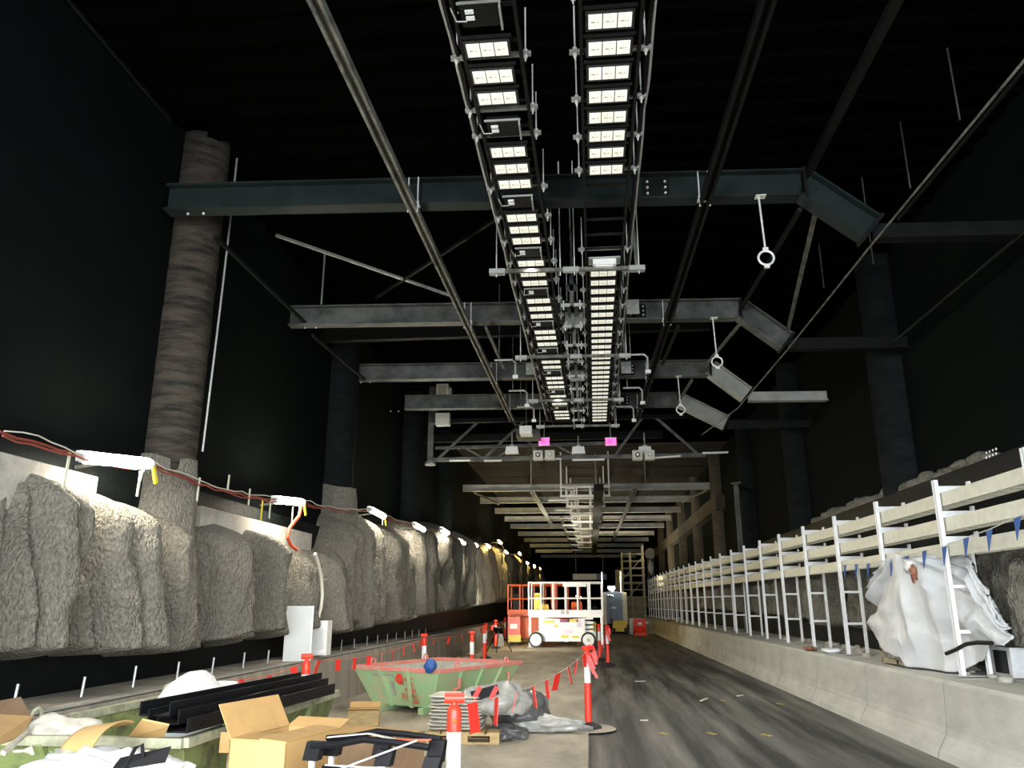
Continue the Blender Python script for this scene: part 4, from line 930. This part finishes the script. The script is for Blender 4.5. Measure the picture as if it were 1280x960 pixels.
MB().bar((-.38, .17, .262), (-.1, .17, .30), .03, .008).bar((-.1, .17, .30), (.12, .12, .275), .03, .008).part('pale_strap', 'sack', bt)
MB().bar((.10, .12, .275), (.36, .02, .30), .05, .008).part('orange_strap', 'pinktape', bt)
MB().tube([(.30, -.02, .30), (.0, -.2, .18), (-.3, -.34, .06)], .006, 6).part('cord', 'sack', bt)
for x in (-.3, -.1, .12, .3): MB().tube([(x, -.26, .045), (x, -.245, .045)], .014, 8).part('bolt', 'zinc', bt)
MB().bx((-.05, -.30, .10), (.26, -.28, .125)).part('pale_rail', 'white', bt)
MB().tube([(.12, -.27, .05), (.12, -.27, .17)], .012, 8).part('spigot', 'zinc', bt)

# pallet with sacks and film
pt = thing('pallet', 'small wooden pallet behind the foreground bollard', 'pallet', (-1.66, 11.05, 0), math.radians(2))
for i in range(5): MB().bx((-.46 + i * .19, -.42, .115), (-.30 + i * .19, .42, .135)).part('deck_board', 'wood', pt)
for y in (-.38, 0, .38): MB().bx((-.46, y - .04, .095), (.46, y + .04, .115)).part('stringer', 'wood', pt)
for y in (-.38, 0, .38):
    for x in (-.40, 0, .40): MB().bx((x - .06, y - .05, .02), (x + .06, y + .05, .095)).part('block', 'wood', pt)
for y in (-.38, 0, .38): MB().bx((-.46, y - .04, 0), (.46, y + .04, .02)).part('bottom_board', 'wood', pt)
for k in range(10):
    z = .14 + .042 * k; s = k * 1.7
    def fn(u, v, z=z, s=s):
        a = u * 2 * PI; rx, ry = .36 + .03 * n1(s, 2), .34
        c, d = math.cos(a), math.sin(a); e = .35
        px = math.copysign(abs(c) ** e, c) * rx * math.sin(PI * v) ** .25 if 0 < v < 1 else 0
        py = math.copysign(abs(d) ** e, d) * ry * math.sin(PI * v) ** .25 if 0 < v < 1 else 0
        return (-1.78 + px + .03 * n1(s) + .012 * n1(px * 9, py * 9, s), 11.05 + py + .012 * n1(a * 4, s), z + .042 * v + .012 * n1(px * 6, py * 6, s))
    MB().grid(fn, 48, 8).solo('folded_sack', 'sack', f'folded pale sack in the pallet stack, {"lowest" if k == 0 else nth(k)} from the bottom', 'sack', 'sacks stacked on the pallet', smooth='all')
crumple((-1.28, 11.15, .44), (.40, .36, .24), 33, 'filmgrey', 'plastic_wrap', 'pale grey plastic wrap heaped on the pallet sacks', 'plastic film', 'plastic wrap by the pallet', .35, 1.5)
crumple((-1.08, 11.95, .26), (.42, .34, .30), 38, 'filmdark', 'plastic_wrap', 'dark grey plastic wrap bundle right of the pallet', 'plastic film', 'plastic wrap by the pallet', .3, 1.6)
crumple((-.62, 11.75, .08), (.50, .20, .12), 44, 'filmgrey', 'plastic_wrap', 'low crumpled plastic film trailing toward the slab edge bollard', 'plastic film', 'plastic wrap by the pallet', .45, 2)
crumple((-1.15, 11.15, .06), (.26, .24, .11), 48, 'filmdark', 'plastic_wrap', 'dark crumpled film at the right corner of the pallet', 'plastic film', 'plastic wrap by the pallet', .45, 2)
t = thing('wrapped_box', 'dark grey wrapped carton with pale top right of the pallet', 'box', (-.92, 12.5, 0), .3)
MB().hexa([(-.24, -.2, 0), (.24, -.2, 0), (.24, .2, 0), (-.24, .2, 0), (-.22, -.18, .40), (.22, -.18, .40), (.22, .18, .40), (-.22, .18, .40)]).part('body', 'filmdark', t)
MB().bx((-.2, -.16, .40), (.2, .16, .415)).part('top', 'sack', t); MB().bx((-.2, -.21, .14), (-.08, -.19, .32)).part('label', 'reflect', t)
t = thing('striped_strip', 'black strip with red bands lying over the plastic wrap', 'tape', atY(606, 866, 10.78), 0)
MB().box((0, 0, 0), (.36, .012, .12), RY(-.25)).part('strip', 'black', t)
for x in (-.1, .12): MB().box((x, -.012, .02 * x), (.06, .012, .17), RY(.5)).part('band', 'flag', t)
t = thing('slab_strip', 'pale flat strip under the slab edge bollard', 'mat', (-.10, 12.1, 0)); MB().lathe([(.42, 0), (.40, .012)], 20).part('disc', 'slab', t)

# ================================================================== LIFTS AND FAR EQUIPMENT
def lift(label, loc, rz, L, Wd, main, rails, group, decals=True, ztop=2.63):
    t = thing('scissor_lift', label, 'lift', loc, rz, group)
    h = L / 2; y = Wd / 2
    MB().bx((-h + .2, -y + .12, .32), (h - .3, y - .12, .62)).part('chassis', main, t)
    MB().bx((-h + .42, -y + .05, .24), (h - .75, -y + .14, 1.12)).part('side_cover', main, t)
    for s in (-1, 1):
        for x in (-h + .30, h - .62):
            w = MB().tube([(x, s * (y - .02), .31), (x, s * (y + .2), .31)], .31, 24).part('tyre', 'rubber', t, smooth=True)
            MB().tube([(x, s * (y + .05), .31), (x, s * (y + .215), .31)], .235, 20).part('rim', 'white', w, smooth=True)
            MB().tube([(x, s * (y + .2), .31), (x, s * (y + .23), .31)], .07, 10).part('hub', 'galv', w)
    for k in range(3):
        z0, z1 = .64 + k * .18, .80 + k * .18
        MB().bar((-h + .4, -y + .2, z0), (h - .4, -y + .2, z1), .06, .07).part('scissor_arm', rails, t); MB().bar((-h + .4, -y + .26, z1), (h - .4, -y + .26, z0), .06, .07).part('scissor_arm', rails, t)
        MB().bar((-h + .4, y - .2, z0), (h - .4, y - .2, z1), .06, .07).part('scissor_arm', rails, t)
    MB().bx((-h, -y, 1.20), (h, y, 1.28)).part('deck', main, t)
    for s in (-1, 1):
        MB().bx((-h, s * y - .012, 1.28), (h, s * y + .012, 1.50)).part('toe_board', main, t)
        for z in (1.98, ztop): MB().tube([(-h, s * y, z), (h, s * y, z)], .03, 8).part('guard_rail', rails, t)
        n = 6
        for i in range(n + 1):
            x = -h + L * i / n; MB().bx((x - .03, s * y - .03, 1.28), (x + .03, s * y + .03, ztop)).part('guard_post', rails, t)
    for s in (-1, 1):
        for z in (1.98, ztop): MB().tube([(s * h, -y, z), (s * h, y, z)], .03, 8).part('end_rail', rails, t)
        MB().bx((s * h - .012, -y, 1.28), (s * h + .012, y, 1.50)).part('toe_board', main, t)
    MB().bx((h - .62, -y - .03, 1.28), (h - .56, -y + .03, ztop)).part('gate_post', rails, t)
    for x in (h - .05, -h + .05):
        MB().bx((x - .05, -y - .12, .05), (x + .05, -y, 1.2)).part('outrigger', rails, t); MB().lathe([(.14, 0), (.14, .03), (.04, .07)], 10, (x, -y - .06, 0)).part('outrigger_foot', 'grey', t)
    MB().bx((-h + .2, -y + .3, 1.5), (-h + .5, -y + .7, 2.2)).part('control_box', 'yellow' if decals else 'black', t)
    MB().bx((h - .55, y - .5, .35), (h - .28, y - .1, 1.0)).part('ladder_box', 'yellow', t)
    if decals:
        for i, (x, z, w_, hh, m) in enumerate(((-.7, .98, .5, .10, 'yellow'), (.30, 1.02, .45, .10, 'yellow'), (-.05, 1.0, .4, .12, 'maroon'), (-.75, .70, .3, .22, 'lilac'), (.1, .55, .35, .15, 'lilac'), (-.05, .38, .3, .10, 'yellow'), (.40, .38, .3, .08, 'tie_y'), (.55, .8, .2, .3, 'lilac'), (-.4, .8, .16, .12, 'yellow'))):
            MB().bx((x - w_ / 2, -y + .036, z), (x + w_ / 2, -y + .05, z + hh)).part('decal', m, t)
        MB().bx((-.2, -y - .02, 1.33), (.15, -y - .012, 1.48)).part('data_plate', 'grey', t)
        MB().bx((-.1, -y - .005, 2.45), (h - .65, -y + .005, 2.60)).part('mesh_strip', 'white', t)
        MB().bx((-.62, -y + .5, 1.3), (-.48, -y + .75, 2.6)).part('red_tube', 'orange', t)
    return t
lift('white scissor lift with coloured decals parked across the slab', (-1.05, 35.3, 0), 0, 3.1, 1.7, 'whitemachine', 'whitemachine', 'scissor lifts')
lift('orange scissor lift parked behind the white one', (-2.15, 38.4, 0), 0, 3.3, 1.6, 'orange', 'orange', 'scissor lifts', False, 2.6)
for i, (x, y, w, h, m, lab) in enumerate(((-2.0, 35.0, .5, .45, 'yellow', 'yellow tool bag on the white lift deck, left side'), (.05, 35.2, .6, .35, 'black', 'black tool bag on the white lift deck, right side'), (-.6, 35.5, .5, .55, 'orange', 'orange crate on the white lift deck, centre'))):
    t = thing('tool_bag', lab, 'bag', (x, y, 1.28), .1 * i, 'bags on the white lift')
    MB().hexa([(-w / 2, -.2, 0), (w / 2, -.2, 0), (w / 2, .2, 0), (-w / 2, .2, 0), (-w * .4, -.14, h), (w * .4, -.14, h), (w * .4, .14, h), (-w * .4, .14, h)]).part('body', m, t)
    MB().tube([(-w * .25, 0, h), (-w * .2, 0, h + .14), (w * .2, 0, h + .14), (w * .25, 0, h)], .02, 6).part('handle', 'black', t)
# tripod floodlights; two beyond the white lift added to light the roof steel
def tripod(label, x, y, h, aim, power, col=(1, .92, .74)):
    t = thing('tripod_lamp', label, 'work light', (x, y, 0), 0, 'tripod floodlights')
    for k in range(3):
        a = k * 2 * PI / 3 + .5; MB().tube([(.55 * math.cos(a), .55 * math.sin(a), .02), (0, 0, .9)], .018, 6).part('leg', 'black', t)
    MB().tube([(0, 0, .5), (0, 0, h)], .02, 8).part('mast', 'galv', t)
    d = Vector(aim).normalized(); c = Vector((0, 0, h + .1))
    hd = MB().bar(c - d * .06, c, .34, .26).part('head', 'black', t); MB().bar(c, c + d * .012, .30, .22).part('lamp_face', 'flood', t)
    ld = bpy.data.lights.new('tripod_lamp_beam', 'SPOT'); ld.energy = power; ld.color = col; ld.spot_size = math.radians(150); ld.spot_blend = .6; ld.shadow_soft_size = .15
    lo = bpy.data.objects.new('lamp_beam', ld); COL.objects.link(lo); lo.parent = t; lo.location = c + d * .05; lo.rotation_euler = d.to_track_quat('-Z', 'Y').to_euler()
    return t
tripod('black tripod floodlight standing left of the white lift wheels', -3.45, 30.6, .7, (.5, 1.0, .8), FLOOD * .22)
tripod('added black tripod floodlight behind the orange lift', -.6, 41.5, 2.0, (.1, .15, 1.0), FLOOD * .5)  # added lamp, aimed up to brighten the far roof steel
tripod('added black tripod floodlight beyond the lifts near the scaffold', 1.3, 52, 2.2, (.25, .1, 1.0), FLOOD * .65, (1, .86, .6))  # second added lamp, warmer, brightens the roof beams farther along
t = thing('extinguisher_cabinet', 'red cabinet with a yellow base left of the white lift', 'cabinet', (-3.35, 36.2, 0), 0)
MB().bx((-.3, -.2, .45), (.25, .2, 1.2)).part('case', 'red', t); MB().bx((-.28, -.2, .15), (.28, .2, .45)).part('base', 'yellow', t); MB().bx((-.2, -.215, .7), (.12, -.2, .9)).part('label', 'reflect', t); MB().bx((-.22, -.15, 0), (.22, .15, .15)).part('foot', 'black', t)
t = thing('grey_drum_box', 'small grey concrete block left of the red cabinet', 'block', (-3.95, 35.4, 0), .2); MB().hexa([(-.18, -.18, 0), (.18, -.18, 0), (.18, .18, 0), (-.18, .18, 0), (-.14, -.14, .62), (.14, -.14, .62), (.14, .14, .62), (-.14, .14, .62)]).part('body', 'ledge', t); MB().tube([(0, -.05, .62), (0, -.05, .7), (0, .05, .7), (0, .05, .62)], .012, 6).part('lifting_eye', 'galv', t)
# portable cabin door, yellow machine, water barriers, scaffold
t = thing('portable_cabin', 'blue-grey portable cabin with pale yellow corner posts at the far end', 'cabin', (1.55, 53, 0))
MB().bx((-.55, .1, -.03), (.55, 1.1, .55)).part('plinth', 'steeldark', t); MB().bx((-.6, 0, .55), (.6, 1.2, 2.55)).part('body', 'bluepanel', t)
for x in (-.66, .66): MB().bx((x - .14, -.06, .5), (x + .14, .1, 2.5)).part('corner_post', 'tray', t)
MB().bx((-.2, -.02, 1.5), (.1, 0, 1.6)).part('handle', 'reflect', t)
for x in (-.75, .45): MB().bx((x - .03, -.05, 2.5), (x + .03, .01, 3.8)).part('mast', 'lightgrey', t)
MB().lathe([(.1, 0), (.28, .2), (.25, .35)], 12, (-.15, .2, 2.55)).part('lamp_bowl', 'reflect', t, smooth=True)
t = thing('yellow_loader', 'small yellow machine below the portable cabin', 'machine', (1.75, 51, 0), 0)
MB().hexa([(-.45, -.4, .15), (.45, -.4, .15), (.45, .4, .15), (-.45, .4, .15), (-.35, -.3, .8), (.38, -.3, .8), (.38, .4, .8), (-.35, .4, .8)]).part('body', 'yellow', t)
for x in (-.35, .35): MB().tube([(x - .08, -.42, .18), (x + .08, -.42, .18)], .18, 12).part('wheel', 'rubber', t)
for i, (x, y, m) in enumerate(((2.75, 51.6, 'reflect'), (2.9, 49.6, 'red'), (3.45, 52, 'scaffmesh'))):
    t = thing('road_barrier', ['white water-filled barrier beside the yellow machine', 'red water-filled barrier right of the white one', 'dull green water-filled barrier by the concrete wall'][i], 'barrier', (x, y, -.03), .1, 'water-filled barriers')
    MB().extr([(-.28, 0), (.28, 0), (.28, .15), (.10, .5), (.08, .95), (-.08, .95), (-.10, .5), (-.28, .15)], -.45, .45, lambda u, v, s: Vector((s * .8, u, v))).part('shell', m, t)
    MB().bx((-.12, -.13, .6), (.12, -.09, .75)).part('band', 'white' if i else 'red', t)
t = thing('scaffold_tower', 'tall scaffold tower with boards at the far right', 'scaffold', (3.1, 58, -.03))
for x in (-.75, -.15, .75):
    for y in (0, 1.4): MB().tube([(x, y, 0), (x, y, 5.4 if x != .75 else 5.9)], .05, 6).part('standard', 'scaff', t)
for k in range(11):
    z = .3 + k * .5
    for y in (0, 1.4): MB().tube([(-.85, y, z), (.85, y, z)], .035, 6).part('ledger', 'scaff', t)
    for x in (-.75, .75): MB().tube([(x, -.1, z), (x, 1.5, z)], .035, 6).part('transom', 'scaff', t)
for z in (1.6, 3.2): MB().bx((-.75, 0, z), (.75, 1.4, z + .06)).part('board', 'scaffmesh', t)
for k in range(3): MB().tube([(-.75, -.03, .3 + k * 1.6), (.75, -.03, 1.9 + k * 1.6)], .03, 6).part('brace', 'scaff', t)
MB().bx((-.75, .7, .2), (.75, .75, 2.3)).part('mesh_panel', 'scaffmesh', t); MB().bx((-1.25, .4, 0), (-.85, 1.2, 4.2)).part('stair_panel', 'scaffmesh', t)
t = thing('jet_fan', 'round pale fan unit on a stand beside the scaffold', 'fan', (4.95, 66, .86))
MB().tube([(0, -.3, 4.9), (0, .3, 4.9)], .42, 18).part('drum', 'scaff', t, smooth=True); MB().tube([(0, -.34, 4.9), (0, -.3, 4.9)], .3, 16).part('grille', 'grey', t)
MB().bx((-.25, -.15, 0), (-.17, .15, 4.6)).bx((.17, -.15, 0), (.25, .15, 4.6)).part('stand', 'galvdark', t); blob(MB(), (0, -.1, 3.8), (.22, .15, .6), 4, 2, .4).part('wrap', 'film', t, smooth='all')
